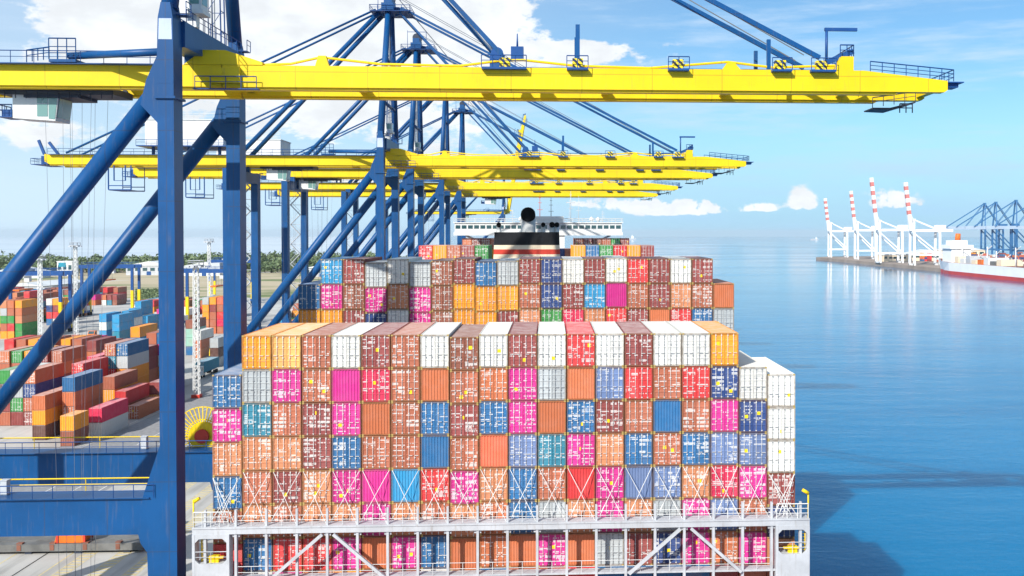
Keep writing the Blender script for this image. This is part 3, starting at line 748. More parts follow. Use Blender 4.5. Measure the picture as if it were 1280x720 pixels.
    # girders on the land side
    for s in (-1, 1):
        yy0, yy1 = s*3.0-.55, s*3.0+.55
        g_ = MB(); g_.prism([(-67, 54.2), (-66, 53.6), (2.6, 53.6), (2.6, 55.62), (-67, 55.62)], yy0, yy1); gd = P(g_, 'land_girder', Y)
        g_ = MB(); g_.box(-66, 2.55, s*3.0-.30, s*3.0+.72, 53.38, 53.595); P(g_, 'trolley_rail_flange', Y, gd)
        if s < 0:
            r = MB(); r.box(-66, -1.5, yy0-.75, yy0-.02, 55.5, 55.58); r.rail([(-66, yy0-.7, 55.58), (-1.5, yy0-.7, 55.58)], 1.1, 2.1, .035, mids=(.5,)); P(r, 'walkway', M['dblue'], gd)
        else:
            r = MB(); r.rail([(-66, yy1-.05, 55.62), (-1.5, yy1-.05, 55.62)], 1.1, 2.6, .035, mids=(.5,)); P(r, 'rail', M['dblue'], gd)
    for x in (-66.4, -52, -40, -28, -8):
        b = MB(); b.box(x-.4, x+.4, -2.44, 2.44, 54.4, 55.4); P(b, 'girder_tie', Y)
    b = MB(); b.box(-69.4, -66.9, -4, 4, 53.5, 53.62); b.rail([(-69.4, -4, 53.62), (-69.4, 4, 53.62)], 1.1, 1.6, .04); b.rail([(-69.4, -4, 53.62), (-66.9, -4, 53.62)], 1.1, 1.2, .04)
    b.box(-68.6, -67.3, -1.5, 1.5, 53.62, 55.4); b.bar((-67.2, -3, 55.6), (-68.3, -3, 58.4), .4, .5); b.bar((-64.5, -3, 55.6), (-66.3, -3, 58.0), .4, .5); P(b, 'rear_platform', M['dblue'])
    # hinge brackets
    for s in (-1, 1):
        b = MB(); b.prism([(-.8, 55.64), (.8, 55.64), (6.4, 55.64), (6.4, 55.9), (3.0, 57.0), (1.0, 57.0)], s*3.0-.62, s*3.0+.62); P(b, 'hinge_bracket', Y)
        b = MB(); b.box(1.6, 4.4, s*3.0-.9, s*3.0-.57, 53.9, 55.3); b.tube((2.6, s*3-.95, 55.0), (2.6, s*3+.95, 55.0), .35, .35, 12); P(b, 'hinge_plate', Y)
    b = MB(); b.box(.2, 6.2, -4.2, -3.6, 53.3, 53.38); b.rail([(.4, -4.15, 53.38), (6.0, -4.15, 53.38)], 1.1, 1.4, .04); P(b, 'hinge_platform', M['dblue'])
    # boom, built from its hinge
    HX, HZ = 2.66, 55.0
    bm = link('boom', None, root, (HX, 0, HZ)); bm.empty_display_size = .5
    if raised: bm.rotation_euler = (0, -R(80), 0)
    BL = tip-HX; z0, z1 = 53.6-HZ, 55.62-HZ
    for s in (-1, 1):
        b = MB(); b.prism([(0, z0), (BL-.3, z0), (BL, z0+.2), (BL, z1-.92), (BL-8.2, z1), (0, z1)], s*3.0-.55, s*3.0+.55); P(b, 'boom_girder', Y, bm)
        b = MB(); b.box(.05, BL-5, s*3.0-.30, s*3.0+.72, z0-.22, z0-.005); P(b, 'trolley_rail_flange', Y, bm)
        b = MB(); b.path([(3, s*3, z1+.12), (6.2, s*3, z1+.25), (8.8, s*3, z1+.85), (9.4, s*3, z1+.85), (14.5, s*3, z1+.3), (22, s*3, z1+.2), (26, s*3, z1+.75), (28, s*3, z1+.8), (33, s*3, z1+.3), (40, s*3, z1+.15), (47.6, s*3, z1+.8), (52, s*3, z1+.3), (58, s*3, z1+.55)], .12, 8); P(b, 'stay_link', Y, bm)
        b = MB(); b.prism([(8.5, z1), (9.8, z1), (9.5, z1+1.0), (8.8, z1+1.0)], s*3-.3, s*3+.3); P(b, 'stay_bracket', Y, bm); b = MB(); b.prism([(47.0, z1), (48.8, z1), (48.2, z1+.7), (47.5, z1+.7)], s*3-.3, s*3+.3); P(b, 'stay_bracket', Y, bm)
    for x in (1, 12, 24, 36, 48, 60, BL-.5):
        b = MB(); b.box(x-.35, x+.35, -2.44, 2.44, z0+.3, z1-.98); P(b, 'boom_tie', Y, bm)
    b = MB(); b.rail([(25, 3.5, z1), (BL-10, 3.5, z1)], 1.15, 3.4, .05); P(b, 'boom_rail', M['dblue'], bm)
    b = MB(); b.rail([(BL-7.6, -3.5, z1-.2), (BL+.6, -3.5, z1-.95), (BL+.6, 3.5, z1-.95), (BL-7.6, 3.5, z1-.2)], 1.1, 1.1, .045, mids=(.33, .66)); b.box(BL+.02, BL+1.6, -3.6, 3.6, z1-1.1, z1-1.0); b.box(BL+.02, BL+1.2, -3.2, -1.6, z1-1.5, z1-1.1); P(b, 'tip_platform', M['dblue'], bm)
    b = MB(); b.prism([(BL-6.0, z0-1.0), (BL-4.2, z0-1.0), (BL-1.6, z0-.35), (BL-1.6, z0-.5), (BL-4, z0-1.2), (BL-6.0, z0-1.12)], .6, 3.4); b.rail([(BL-6.0, .65, z0-1.0), (BL-1.6, .65, z0-.35)], 1.0, 1.0, .04)
    b.rail([(BL-3.2, .7, z0-1.5), (BL-1.9, .7, z0-1.5)], .9, .6, .06); P(b, 'under_tip_platform', M['dark'], bm)
    for (x, wd) in ((26.2, 4.2), (33.1, 2.0), (42.7, 2.0), (52.6, 1.9), (56.6, 2.4)):
        b = MB(); b.box(x-wd/2, x+wd/2, -4.3, -2.6, z1-.25, z1-.05); b.rail([(x-wd/2, -4.25, z1-.05), (x+wd/2, -4.25, z1-.05)], 1.1, 1.0, .04); P(b, 'service_platform', M['dblue'], bm)
        b = MB(); b.box(x-.45, x+.55, -3.4, -2.6, z1+.005, z1+.95); P(b, 'hazard_block', M['hazard'], bm)
    b = MB(); b.box(24.8, 26.2, -3.0, -2.0, z1, z1+1.3); b.box(26.8, 28.0, -3.0, -2.0, z1+.9, z1+2.1); b.tube((27.4, -2.5, z1+2.1), (27.4, -2.5, z1+3.4), .12, .05, 6); b.tube((25.5, -3.1, z1+1.4), (25.5, -1.9, z1+1.4), .6, .6, 14); P(b, 'stay_anchor', M['dblue'], bm)
    b = MB(); b.box(32.95, 33.35, -3.2, -2.8, z1+.95, z1+4.2); b.box(32.85, 33.00, -3.1, -2.9, z1+1, z1+3.0); P(b, 'maintenance_post', M['blue'], bm)
    # outer anchor: yellow tower block, davit
    for s in (-1, 1):
        b = MB(); b.prism([(57.9, z1), (59.7, z1), (59.7, z1+1.35), (58.5, z1+1.35)], s*3-.55, s*3+.55); P(b, 'stay_tower', Y, bm)
    b = MB(); b.rail([(58.4, -3.5, z1+1.35), (59.7, -3.5, z1+1.35), (59.7, 3.5, z1+1.35)], 1.1, .7, .05); b.tube((57.3, -2.6, z1+.9), (57.3, -2.6, z1+4.2), .14, .14, 6); b.bar((57.1, -2.6, z1+4.1), (60.3, -2.6, z1+4.1), .28, .3); b.bar((57.3, -2.6, z1+.9), (59.9, -2.6, z1+2.0), .5, .5); P(b, 'tip_davit', M['dblue'], bm)
    # stays
    if not raised:
        for s in (-1, 1):
            b = MB(); b.bar((AX+2.6, s*2.4, 85.6), (59.2, s*3, 56.9), .30, .44); P(b, 'outer_forestay', B)
            b = MB(); b.bar((AX+2.0, s*2.4, 85.0), (28.6, s*3, 56.9), .28, .40); P(b, 'inner_forestay', B)
            for k in (.0, .45):
                b = MB(); b.tube((AX+1.2, s*(.8+k), 88.6), (28.0+30*(k > 0), s*(1.2+k), 57.4), .06, .06, 4); P(b, 'boom_rope', M['rope'])
            b = MB(); b.bar((54.2, s*3, 55.6), (54.2, s*3, 58.6), .35, .35); P(b, 'stay_support', B)
    else:
        for s in (-1, 1):
            b = MB(); b.bar((AX+2.6, s*1.6, 85.6), (8.3, s*3, 86.5), .34, .5); P(b, 'outer_forestay', B)
    for s in (-1, 1):
        b = MB(); b.tube((AX-1.8, s*1.8, 84.8), (GA+.3, s*3.4, 55.4), .46, .46, 10); P(b, 'backstay_strut', B)
        b = MB(); b.tube((AX-2.6, s*1.4, 85.4), (-63.0, s*3, 55.9), .22, .22, 8); P(b, 'rear_backstay', B)
    b = MB(); b.tube((-.6, -8.6, 55.9), (-11.3, -3.1, 56.4), .34, .34, 10); b.box(-12.6, -10.2, -4.4, -2.4, 55.64, 55.9); b.rail([(-12.6, -4.35, 55.9), (-10.2, -4.35, 55.9)], 1.9, .8, .05, mids=(.3, .6)); b.rail([(-14.6, -4.3, 55.6), (-12.6, -4.3, 55.9)], 1.1, .5, .05); P(b, 'tie_strut', B)
    # machinery house
    b = MB(); b.box(-47, -31.8, -4.6, 4.6, 57.3, 62.4); mh = P(b, 'machinery_house', M['white'])
    r = MB(); r.box(-47.2, -31.6, -4.8, 4.8, 62.4, 62.55); r.rail([(-47, -4.6, 62.55), (-31.8, -4.6, 62.55)], 1.1, 1.9, .04); P(r, 'house_roof', M['roof'], mh)
    r = MB(); r.box(-48.4, -30.4, -5.6, 5.6, 57.1, 57.3); r.rail([(-48.4, -5.55, 57.3), (-30.4, -5.55, 57.3)], 1.1, 2, .04); P(r, 'house_deck', M['dblue'], mh)
    for x in (-46, -39, -33):
        for s in (-1, 1):
            r = MB(); r.bar((x, s*3, 55.62), (x, s*3, 57.1), .5, .5); P(r, 'house_support', B, mh)
    # stair tower on the landside leg
    st = MB()
    for i in range(14):
        za, zb = 17.1+i*2.5, 19.6+i*2.5; xa, xb = (GA-3.3, GA-.9) if i % 2 == 0 else (GA-.9, GA-3.3)
        st.bar((xa, 8.2, za), (xb, 8.2, zb), .7, .14); st.bar((xa, 7.8, za+1), (xb, 7.8, zb+1), .06, .06); st.box(GA-3.9, GA-.7, 8.6, 9.4, zb-.04, zb+.04) if i % 2 else None
    for xx in (GA-3.9, GA-.72): st.bar((xx, 9.4, 17), (xx, 9.4, 52), .09, .09)
    P(st, 'stair_tower', M['steel'])
    # cable reel
    rx, ry, rz_ = -4.1, 10.45, 18.2
    q = MB()
    for k in range(40):
        a = 2*math.pi*k/40; q.bar((rx+.9*math.cos(a), ry, rz_+.9*math.sin(a)), (rx+3.15*math.cos(a), ry, rz_+3.15*math.sin(a)), .07, .10)
    for rr in (3.1, 1.75):
        for k in range(32):
            a, b2 = 2*math.pi*k/32, 2*math.pi*(k+1)/32; q.bar((rx+rr*math.cos(a), ry+.05, rz_+rr*math.sin(a)), (rx+rr*math.cos(b2), ry+.05, rz_+rr*math.sin(b2)), .1, .1)
    q.tube((rx, ry-.2, rz_), (rx, ry+.3, rz_), 1.5, 1.5, 24); rl = P(q, 'cable_reel', Y)
    q = MB(); q.tube((rx, ry-.55, rz_), (rx, ry-.2, rz_), .75, .75, 16); P(q, 'reel_hub', M['redband'], rl)
    # trolley, cab and hoist
    if trolley is not None:
        tx = trolley
        b = MB(); b.box(tx-5.3, tx+5.3, -2.2, 2.2, 53.0, 53.6); b.box(tx-3, tx+2, -2.0, 2.0, 52.7, 53.0)
        for x in (-4, -2.4, 3, 4.6):
            for s in (-1, 1): b.tube((tx+x, s*2.05-.1, 53.7), (tx+x, s*2.05+.1, 53.7), .3, .34, 10)
        b.rail([(tx-4.6, -2.2, 52.6), (tx+5.2, -2.2, 52.6)], .7, 1.0, .05); tr = P(b, 'trolley', M['dark'])
        cxx = tx-2.2
        b = MB(); b.prism([(cxx-2.0, 50.80), (cxx+1.9, 50.55), (cxx+2.2, 52.90), (cxx-2.0, 53.02)], -1.6, 1.2); b.box(cxx-2.1, cxx+2.4, -1.7, 1.3, 53.02, 53.15); b.box(cxx-1.6, cxx-1.2, -.3, .1, 53.15, 53.57); b.box(cxx+.9, cxx+1.3, -.3, .1, 53.15, 53.57)
        cb_ = P(b, 'operator_cab', M['white'], tr)
        b = MB(); b.box(cxx+.25, cxx+1.2, -1.64, -1.605, 50.97, 52.14); b.box(cxx+.25, cxx+.7, -1.64, -1.605, 52.21, 52.77); b.box(cxx+.76, cxx+1.2, -1.64, -1.605, 52.21, 52.77)
        b.prism([(cxx+1.98, 50.88), (cxx+2.22, 52.77), (cxx+2.25, 52.77), (cxx+2.01, 50.88)], -1.4, 1.0); b.prism([(cxx+1.3, 50.76), (cxx+1.87, 50.71), (cxx+2.1, 52.73), (cxx+1.3, 52.77)], -1.64, -1.605); P(b, 'cab_window', M['pglass'], tr)
        b = MB(); b.box(cxx-3.4, cxx-2.1, -1.6, .8, 50.88, 50.97); b.rail([(cxx-3.4, -1.55, 50.97), (cxx-2.1, -1.55, 50.97)], 1.1, .6, .04); b.rail([(cxx-3.4, .75, 50.97), (cxx-3.4, -1.55, 50.97)], 1.1, .8, .04); b.box(cxx-3.2, cxx-2.3, -1.2, .2, 50.97, 51.64); P(b, 'cab_platform', M['dblue'], tr)
        zs = spreader_drop
        q = MB(); q.box(tx+.6-1.2, tx+.6+1.2, -6.1, -5.5, zs, zs+.35); q.box(tx+.6-1.2, tx+.6+1.2, 5.5, 6.1, zs, zs+.35); q.box(tx+.1, tx+.4, -5.5, 5.5, zs+.05, zs+.5); q.box(tx+.9, tx+1.2, -5.5, 5.5, zs+.05, zs+.5); q.box(tx-.6, tx+1.8, -1.6, 1.6, zs+.5, zs+1.2)
        P(q, 'spreader', M['orange'], tr)
        for (xa, xb, y) in ((-1.3, -.4, -1.5), (-.4, -.2, 1.5), (.3, .2, -1.4), (.8, .4, 1.4), (1.2, 1.0, -1.5), (2.0, 1.2, 1.5), (2.9, 1.4, -1.3), (3.3, 1.6, 1.3)):
            q = MB(); q.tube((tx+xa, y, 52.9), (tx+xb, y*.9, zs+.6), .016, .016, 4, 0, False); P(q, 'hoist_rope', M['rope'], tr)
        # hanging cage of maintenance ladders under the girder
    for x in (-52.5,):
        r = MB()
        for xx in (x-2.2, x-1.1, x+1.1, x+2.2): r.tube((xx, -3.3, 53.4), (xx, -3.3, 48.6 if abs(xx-x) > 1.5 else 50.4), .14, .14, 5)
        for z in (48.6, 49.4): r.bar((x-2.2, -3.3, z), (x+2.2, -3.3, z), .18, .18); r.bar((x-2.2, 3.3, z), (x+2.2, 3.3, z), .18, .18)
        r.bar((x-1.1, -3.3, 50.4), (x+1.1, -3.3, 50.4), .1, .1); r.box(x-2.2, x+2.2, -3.3, 3.3, 48.45, 48.55)
        for xx in (x-2.2, x+2.2): r.tube((xx, 3.3, 53.4), (xx, 3.3, 48.6), .09, .09, 5)
        P(r, 'hanging_maintenance_cage', M['dblue'])
CR = 'blue and yellow quay cranes'
def crane(y, label, **kw):
    c = thing('quay_crane', label, 'crane', (WS, y, 0), 0, CR); crane_parts(c, **kw); return c
c1 = crane(97.9, 'blue quay crane with yellow boom reaching over the aftmost container stack', trolley=-13.1, spreader_drop=4, tip=71.6)
c2 = crane(206, 'blue quay crane with yellow boom, second along the quay from the ship stern', trolley=-20.0, spreader_drop=6)
yy_ = [(248, 'third'), (315, 'fourth'), (374, 'fifth')]
for y, o_ in yy_:
    c = copy_tree(c2); c.location.y = y; c['label'] = 'blue quay crane with yellow boom, %s along the quay from the ship stern' % o_
    shift = {248: -4, 315: 14, 374: 33}[y]
    for ch in KIDS[c.name]:
        if ch.name.startswith('trolley') and not ch.name.startswith('trolley_rail'): ch.location.x += shift
c6 = crane(720, 'far quay crane with its yellow boom raised upright beyond the bridge', raised=True, trolley=-25, spreader_drop=6)
c6.location.x += -.5

# ------------------------------------------------------------------ things on the quay
g_ = on_ground(178, 691); hx1 = g_.x; hy0 = g_.y
hc = thing('hatch_cover', 'grey steel ship hatch cover laid on the quay with orange gear on it', 'hatch cover', (hx1-11, hy0+6, 0))
b = MB(); b.box(-11, 11, -6, 6, .35, 1.25); b.build('cover_plate', M['hatch'], hc)
for x in (-9, -3, 3, 9):
    b = MB(); b.box(x-.4, x+.4, -5.8, 5.8, 0, .35); b.build('support_block', M['dark'], hc)
for x in (-8, -4, 0, 4, 8):
    b = MB(); b.box(x-.25, x+.25, -6.06, -5.9, .5, 1.2); b.box(x-.35, x+.35, -5.9, -5.3, 1.25, 1.4); b.build('cleat', M['deck'], hc)
for y in (-4.5, -1.5, 1.5, 4.5):
    b = MB(); b.box(-10.8, 10.8, y-.05, y+.05, 1.25, 1.31); b.build('stiffener', M['hatch'], hc)
gb = thing('gear_bin', 'orange lashing gear bin standing on the grey hatch cover', 'bin', (on_ground(86, 680, 1.3).x, hy0+1.3, 1.31))
b = MB(); b.prism([(-2.0, 0), (1.6, 0), (2.0, 1.7), (-1.5, 1.7)], -1.0, 1.0); b.build('bin_body', M['orange'], gb)
for x in (-1.6, 1.7):
    b = MB(); b.box(x-.12, x+.12, -1.1, -1.0, 0, 1.9); b.box(x-.12, x+.12, 1.0, 1.1, 0, 1.9); b.bar((x, -1.1, 1.9), (x, 1.1, 1.9), .16, .16); b.build('bin_frame', M['redband'], gb)

# ------------------------------------------------------------------ container yard
YG = 'containers of the yard'
TPOS = {1: ['only box'], 2: ['top', 'bottom'], 3: ['top', 'middle', 'bottom'], 4: ['top', 'second', 'third', 'bottom'], 5: ['top', 'second', 'third', 'fourth', 'bottom']}
occupied = []; mass = []
def yard_row(specs, row, single=True):
    placed = []
    for a in specs:
        Y, px, codes = a[:3]; L = a[3] if len(a) > 3 else 12.19
        x = at_y(px, 400, Y).x+CW/2
        for (xa, b0, b1) in occupied:
            if abs(xa-x) < CW+.05 and Y < b1+.1 and Y+L > b0-.1: Y = b1+.3
        occupied.append((x, Y, Y+L)); placed.append((x, Y, codes, L))
    placed.sort(key=lambda q: (-q[0], q[1]))
    for k_, (x, Y, codes, L) in enumerate(placed):
        n = len(codes)
        for i, c in enumerate(codes):
            z = (n-1-i)*(CH+.01)
            if not single: mass.append((x, Y, z, c, L)); continue
            lab = '%s container, %s of %s pile from quay, %s' % (cword(c), TPOS[n][i], ORD[k_], row)
            container((x, Y, z), c if random.random() < .5 else c.lower(), lab, YG, far=True, meshes=CM40 if L > 7 else CM20)
RA = 'yard row by crane legs'; RB = 'second yard row'; RC = 'third yard row'; RD = 'yard blocks by the gantries'
yard_row(((196, 39, 'UOD'), (196, 24, 'FM'), (190, 74, 'ON', 6.06), (200, 77, 'BUUT'), (211, 60, 'RRBN'), (211, 45, 'CCBS'), (211, 28, 'UVSM'), (211, 12, 'WGEM'), (211, -4, 'EDMS'), (198, 110, 'CW')), RA)
yard_row(((219, 143, 'RS'), (217, 158, 'U'), (221, 128, 'SOU'), (221, 114, 'BGOOS'), (221, 98, 'SKRES'), (228, 83, 'PONM'), (240, 146, 'MMSM'), (245, 64, 'SUMM'), (245, 46, 'MNUM'), (245, 30, 'OPSM'), (245, 14, 'ESUM'), (245, -2, 'USMN'), (232, 186, 'MO')), RB)
yard_row(((256, 178, 'SURSN'), (256, 191, 'BFWON'), (275, 163, 'OQMSN'), (268, 108, 'MUSS'), (272, 90, 'SSNM'), (272, 76, 'OFMM'), (272, 50, 'NUSM'), (272, 35, 'OSMU'), (272, 20, 'SURM'), (272, 5, 'RSMM'), (290, 120, 'MMS'), (300, 100, 'FFM'), (300, 86, 'WFS'), (300, 70, 'PSM')), RC, False)
yard_row(((356, 124, 'QWQW'), (356, 133, 'QWQW'), (352, 140, 'QQKQ'), (385, 0, 'PGESO'), (385, 9, 'USERO'), (385, 19, 'OUPEE'), (420, 161, 'QWQ'), (420, 169, 'QQWQ'), (416, 177, 'QQ'), (330, 232, 'NAAB'), (322, 241, 'WUP'), (300, 262, 'GDG'), (400, 253, 'GOOPU'), (400, 262, 'OMSSU'), (400, 271, 'XSRCS'), (440, 58, 'WVRB'), (440, 66, 'OMRW')), RD, False)
for (x0, x1, y0, y1, lo, hi) in ((-330, -225, 445, 510, 2, 5), (-190, -150, 455, 500, 1, 3), (-330, -240, 560, 600, 1, 3), (-118, -70, 430, 560, 1, 4)):
    y = y0
    while y < y1-12:
        x = x0; base = random.randint(lo, hi)
        while x < x1:
            if random.random() > .18 and not any(abs(a-x) < 3 and y < b1 and y+12.2 > b0 for a, b0, b1 in occupied):
                for k in range(max(1, min(hi, base+random.randint(-1, 1)))): mass.append((x, y, k*(CH+.01), random.choice('SSPMNOUQBWGEFRKM'), CL))
            x += 2.9+(6 if random.random() < .06 else 0)
        y += 13.2+(8 if random.random() < .25 else 0)
stack_mass('far_yard_containers', mass, 'far blocks of mixed coloured containers stacked across the yard')

# light masts
def light_mast(px, py, h, label):
    g = on_ground(px, py); t = thing('light_mast', label, 'light mast', (g.x, g.y, 0), 0, 'white lattice light masts of the yard')
    m_ = MB(); W0, W1 = .62, .48
    cs = [(-1, -1), (1, -1), (1, 1), (-1, 1)]
    for (a, c) in cs: m_.bar((a*W0, c*W0, .8), (a*W1, c*W1, h), .2, .2)
    n = int(h/1.7)
    for i in range(n):
        z0, z1 = .8+(h-.8)*i/n, .8+(h-.8)*(i+1)/n; w0 = W0+(W1-W0)*i/n; w1 = W0+(W1-W0)*(i+1)/n
        for (a, c), (a2, c2) in zip(cs, cs[1:]+cs[:1]):
            m_.bar((a*w0, c*w0, z0), (a2*w1, c2*w1, z1), .1, .1); m_.bar((a*w0, c*w0, z0), (a2*w0, c2*w0, z0), .1, .1)
    m_.build('lattice', M['white'], t)
    b = MB(); b.box(-1.0, 1.0, -1.0, 1.0, 0, .8); b.build('base', M['redband'], t)
    b = MB(); b.tube((0, 0, h), (0, 0, h+.25), 1.9, 1.9, 14); b.rail([(1.9*math.cos(k*math.pi/4), 1.9*math.sin(k*math.pi/4), h+.25) for k in range(9)], 1.0, 2, .06); b.build('head_platform', M['lgrey'], t)
    for k in range(8):
        a = k*math.pi/4; q = MB(); q.box(2.0*math.cos(a)-.35, 2.0*math.cos(a)+.35, 2.0*math.sin(a)-.35, 2.0*math.sin(a)+.35, h-.35, h+.05); q.build('floodlight', M['steel'], t)
light_mast(246, 497, 32, 'white lattice light mast with red base beside the cable reel crane')
light_mast(51, 430, 30.5, 'white lattice light mast between the gantry crane and the tall orange pile')
light_mast(95, 421, 35, 'tall white lattice light mast behind the long maroon container row')
light_mast(262, 402, 36, 'white lattice light mast beside the far blue gantry beam')

# rubber tyred gantry cranes
def gantry(px_right, Y, label, span=23.5, hgt=23.0, trol=.5):
    xr = at_y(px_right, 400, Y).x; t = thing('yard_gantry_crane', label, 'gantry crane', (xr-span/2, Y, 0), 0, 'blue and yellow yard gantry cranes')
    h2 = span/2
    for s in (-1, 1):
        for yy in (-4, 4):
            b = MB(); b.box(s*h2-.55, s*h2+.55, yy-.5, yy+.5, 12.5, hgt); lg = b.build('leg', M['dblue'], t)
            b = MB(); b.prism([(s*h2-.6, 1.6), (s*h2+.6, 1.6), (s*h2+.6, 12.5), (s*h2-.6, 12.5)], yy-.55, yy+.55); b.build('leg_foot', M['yellow'], lg)
            for k in (-1.1, 1.1):
                b = MB(); b.tube((s*h2-.35, yy+k, .8), (s*h2+.35, yy+k, .8), .8, .8, 12); b.build('wheel', M['tyre'], lg)
        b = MB(); b.box(s*h2-.5, s*h2+.5, -6.2, 6.2, 1.5, 2.6); b.build('sill', M['dblue'], t)
        b = MB(); b.box(s*h2-1.2, s*h2+1.2, -1.6, 1.6, 2.6, 4.8); b.build('power_pack', M['white'], t)
    for yy in (-4, 4):
        b = MB(); b.box(-h2-1.2, h2+1.2, yy-.6, yy+.6, hgt, hgt+1.7); b.rail([(-h2, yy-.7, hgt+1.7), (h2, yy-.7, hgt+1.7)], 1.1, 3, .06); b.build('girder', M['dblue'], t)
    x = -h2+span*trol
    b = MB(); b.box(x-2.5, x+2.5, -4.3, 4.3, hgt+1.7, hgt+2.4); b.box(x-1.5, x+1.8, -2.5, 2.5, hgt+2.4, hgt+4.2); b.build('trolley', M['steel'], t)
    b = MB(); b.box(x+2.0, x+4.0, -3.2, -1.2, hgt-2.4, hgt-.2); b.build('cab', M['white'], t)
    b = MB(); b.box(x-1.2, x+1.2, -5.5, 5.5, hgt-6, hgt-5.4); b.build('spreader', M['orange'], t)
    for (a, c) in ((-1, -2), (1, -2), (-1, 2), (1, 2)):
        b = MB(); b.tube((x+a, c, hgt-5.4), (x+a, c, hgt+1.8), .06, .06, 4); b.build('hoist_rope', M['rope'], t)
gantry(82, 408, 'blue yard gantry crane with yellow feet straddling the tall orange container pile', trol=.3)
gantry(170, 490, 'blue yard gantry crane with yellow feet beyond the sky blue containers', trol=.45)
gantry(300, 432, 'blue yard gantry crane seen between the legs of the first quay crane', trol=.6)
gantry(318, 575, 'far blue yard gantry crane behind the one between the quay crane legs', trol=.4)

# yard trucks
def truck(px, py, cabm, load, label, rz=0, L=12.19):
    g = on_ground(px, py); t = thing('yard_truck', label, 'truck', (g.x, g.y, 0), rz, 'trucks in the yard')
    b = MB(); b.box(-.45, .45, -.2, L+.3, .95, 1.2); b.box(-1.1, 1.1, .3, .6, 1.2, 1.36); b.box(-1.1, 1.1, L-.6, L-.3, 1.2, 1.36); b.build('chassis', M['dark'], t)
    b = MB(); b.prism([(-2.9, .9), (-.5, .9), (-.5, 3.3), (-2.2, 3.3), (-2.8, 2.2)], -1.2, 1.2, 0, 'x'); b.box(-1.1, 1.1, -.5, 1.2, .7, 1.0); cb_ = b.build('cab', cabm, t)
    b = MB(); b.prism([(-2.78, 2.24), (-2.22, 3.2), (-2.26, 3.22), (-2.82, 2.26)], -1.05, 1.05, 0, 'x'); b.box(-1.215, -1.2, -2.1, -1.0, 2.1, 3.0); b.box(1.2, 1.215, -2.1, -1.0, 2.1, 3.0); b.build('window', M['glass'], cb_)
    for (y) in (-1.9, .6, L-3.4, L-2.2, L-1.0):
        for s in (-1, 1):
            b = MB(); b.tube((s*1.2-.15*s, y, .5), (s*.75, y, .5), .5, .5, 14); b.build('wheel', M['tyre'], t)
    if load:
        o = container((g.x-math.sin(rz)*.1, g.y+.1, 1.37), load, '%s container riding on a yard truck chassis' % cword(load), 'containers on trucks', far=True); o.rotation_euler[2] = rz
truck(250, 472, M['white'], 'K', 'white yard truck hauling a teal container past the light mast base')
truck(270, 447, M['yellow'], None, 'yellow yard truck with empty chassis beside the far crane leg')
truck(196, 402, M['white'], 'G', 'white yard truck hauling a grey container near the sky blue piles')
truck(118, 424, M['orange'], None, 'orange yard truck with empty chassis beside the sky blue pile')
truck(191, 470, M['dblue'], None, 'blue yard truck with empty chassis on the lane beside the quay crane')

# sheds and offices
def building(px, py, wd, dp, hh, roofm, wallm, label, name='warehouse', nwin=6, gable=True):
    g = on_ground(px, py); t = thing(name, label, 'building', (g.x, g.y, 0))
    b = MB(); b.box(-wd/2, wd/2, 0, dp, 0, hh); b.build('wall', wallm, t)
    b = MB()
    if gable: b.prism([(-wd/2-.8, hh), (wd/2+.8, hh), (0, hh+wd*.10)], -.8, dp+.8)
    else: b.box(-wd/2-.3, wd/2+.3, -.3, dp+.3, hh, hh+.8)
    b.build('roof', roofm, t)
    for i in range(nwin):
        x = -wd/2+wd*(i+.5)/nwin
        b = MB(); b.box(x-wd/nwin*.3, x+wd/nwin*.3, -.08, -.005, hh*.45, hh*.78); b.build('window', M['glass'], t)
    b = MB(); b.box(-2, 2, -.1, -.005, 0, min(4, hh*.4)); b.build('door', M['dblue'], t); return t
building(30, 372, 22, 60, 7, M['roof'], M['lgrey'], 'long white roofed shed behind the tall orange container pile')
ob = building(81, 345, 14, 12, 13, M['white'], M['white'], 'small white office block with a blue panel near the trees', 'office_block', 3, False)
b = MB(); b.box(-5.5, 1, -.3, -.1, 8.5, 12.3); b.build('blue_panel', M['teal'], ob)
building(186, 344, 42, 30, 9, M['roof'], M['lgrey'], 'wide grey warehouse in front of the green trees')
building(20, 348, 40, 20, 6, M['roof'], M['white'], 'low white warehouse at the edge of the trees beyond the yard')
building(402, 346, 30, 24, 8, M['roof'], M['lgrey'], 'pale warehouse seen through the legs of the quay cranes')
building(255, 345, 60, 22, 7, M['roof'], M['white'], 'long low white warehouse seen between the first quay crane legs')

# ------------------------------------------------------------------ woods beyond the yard
m, t, b = material('mangrove_leaves')
oi = t.new('ShaderNodeTexCoord').outputs['Object']
n = t.noise(oi, .03, 4, .6); n2_ = t.noise(oi, .35, 3, .6)
c = t.mix(t.sstep(n, .35, .65), (.10, .145, .06), (.14, .19, .08)); c = t.mix(t.sstep(n2_, .45, .7, 0, .3), c, (.06, .10, .045))
t.put(b.inputs['Base Color'], c); b.inputs['Roughness'].default_value = .7; M['leaf'] = m
rng = random.Random(3)
def leaf(mb, p, s):
    a = Vector((rng.uniform(-1, 1), rng.uniform(-1, 1), rng.uniform(-.6, .6))).normalized(); c = a.cross(Vector((rng.uniform(-1, 1), rng.uniform(-1, 1), rng.uniform(-1, 1)))).normalized()
    a *= s; c *= s*rng.uniform(.5, .9); b0 = len(mb.v)
    for q in (-a-c*.4, -c, a-c*.2, a*.6+c, -a*.5+c): mb.v.append(tuple(p+q))
    mb.face([b0, b0+1, b0+2, b0+3, b0+4])
fo = MB()
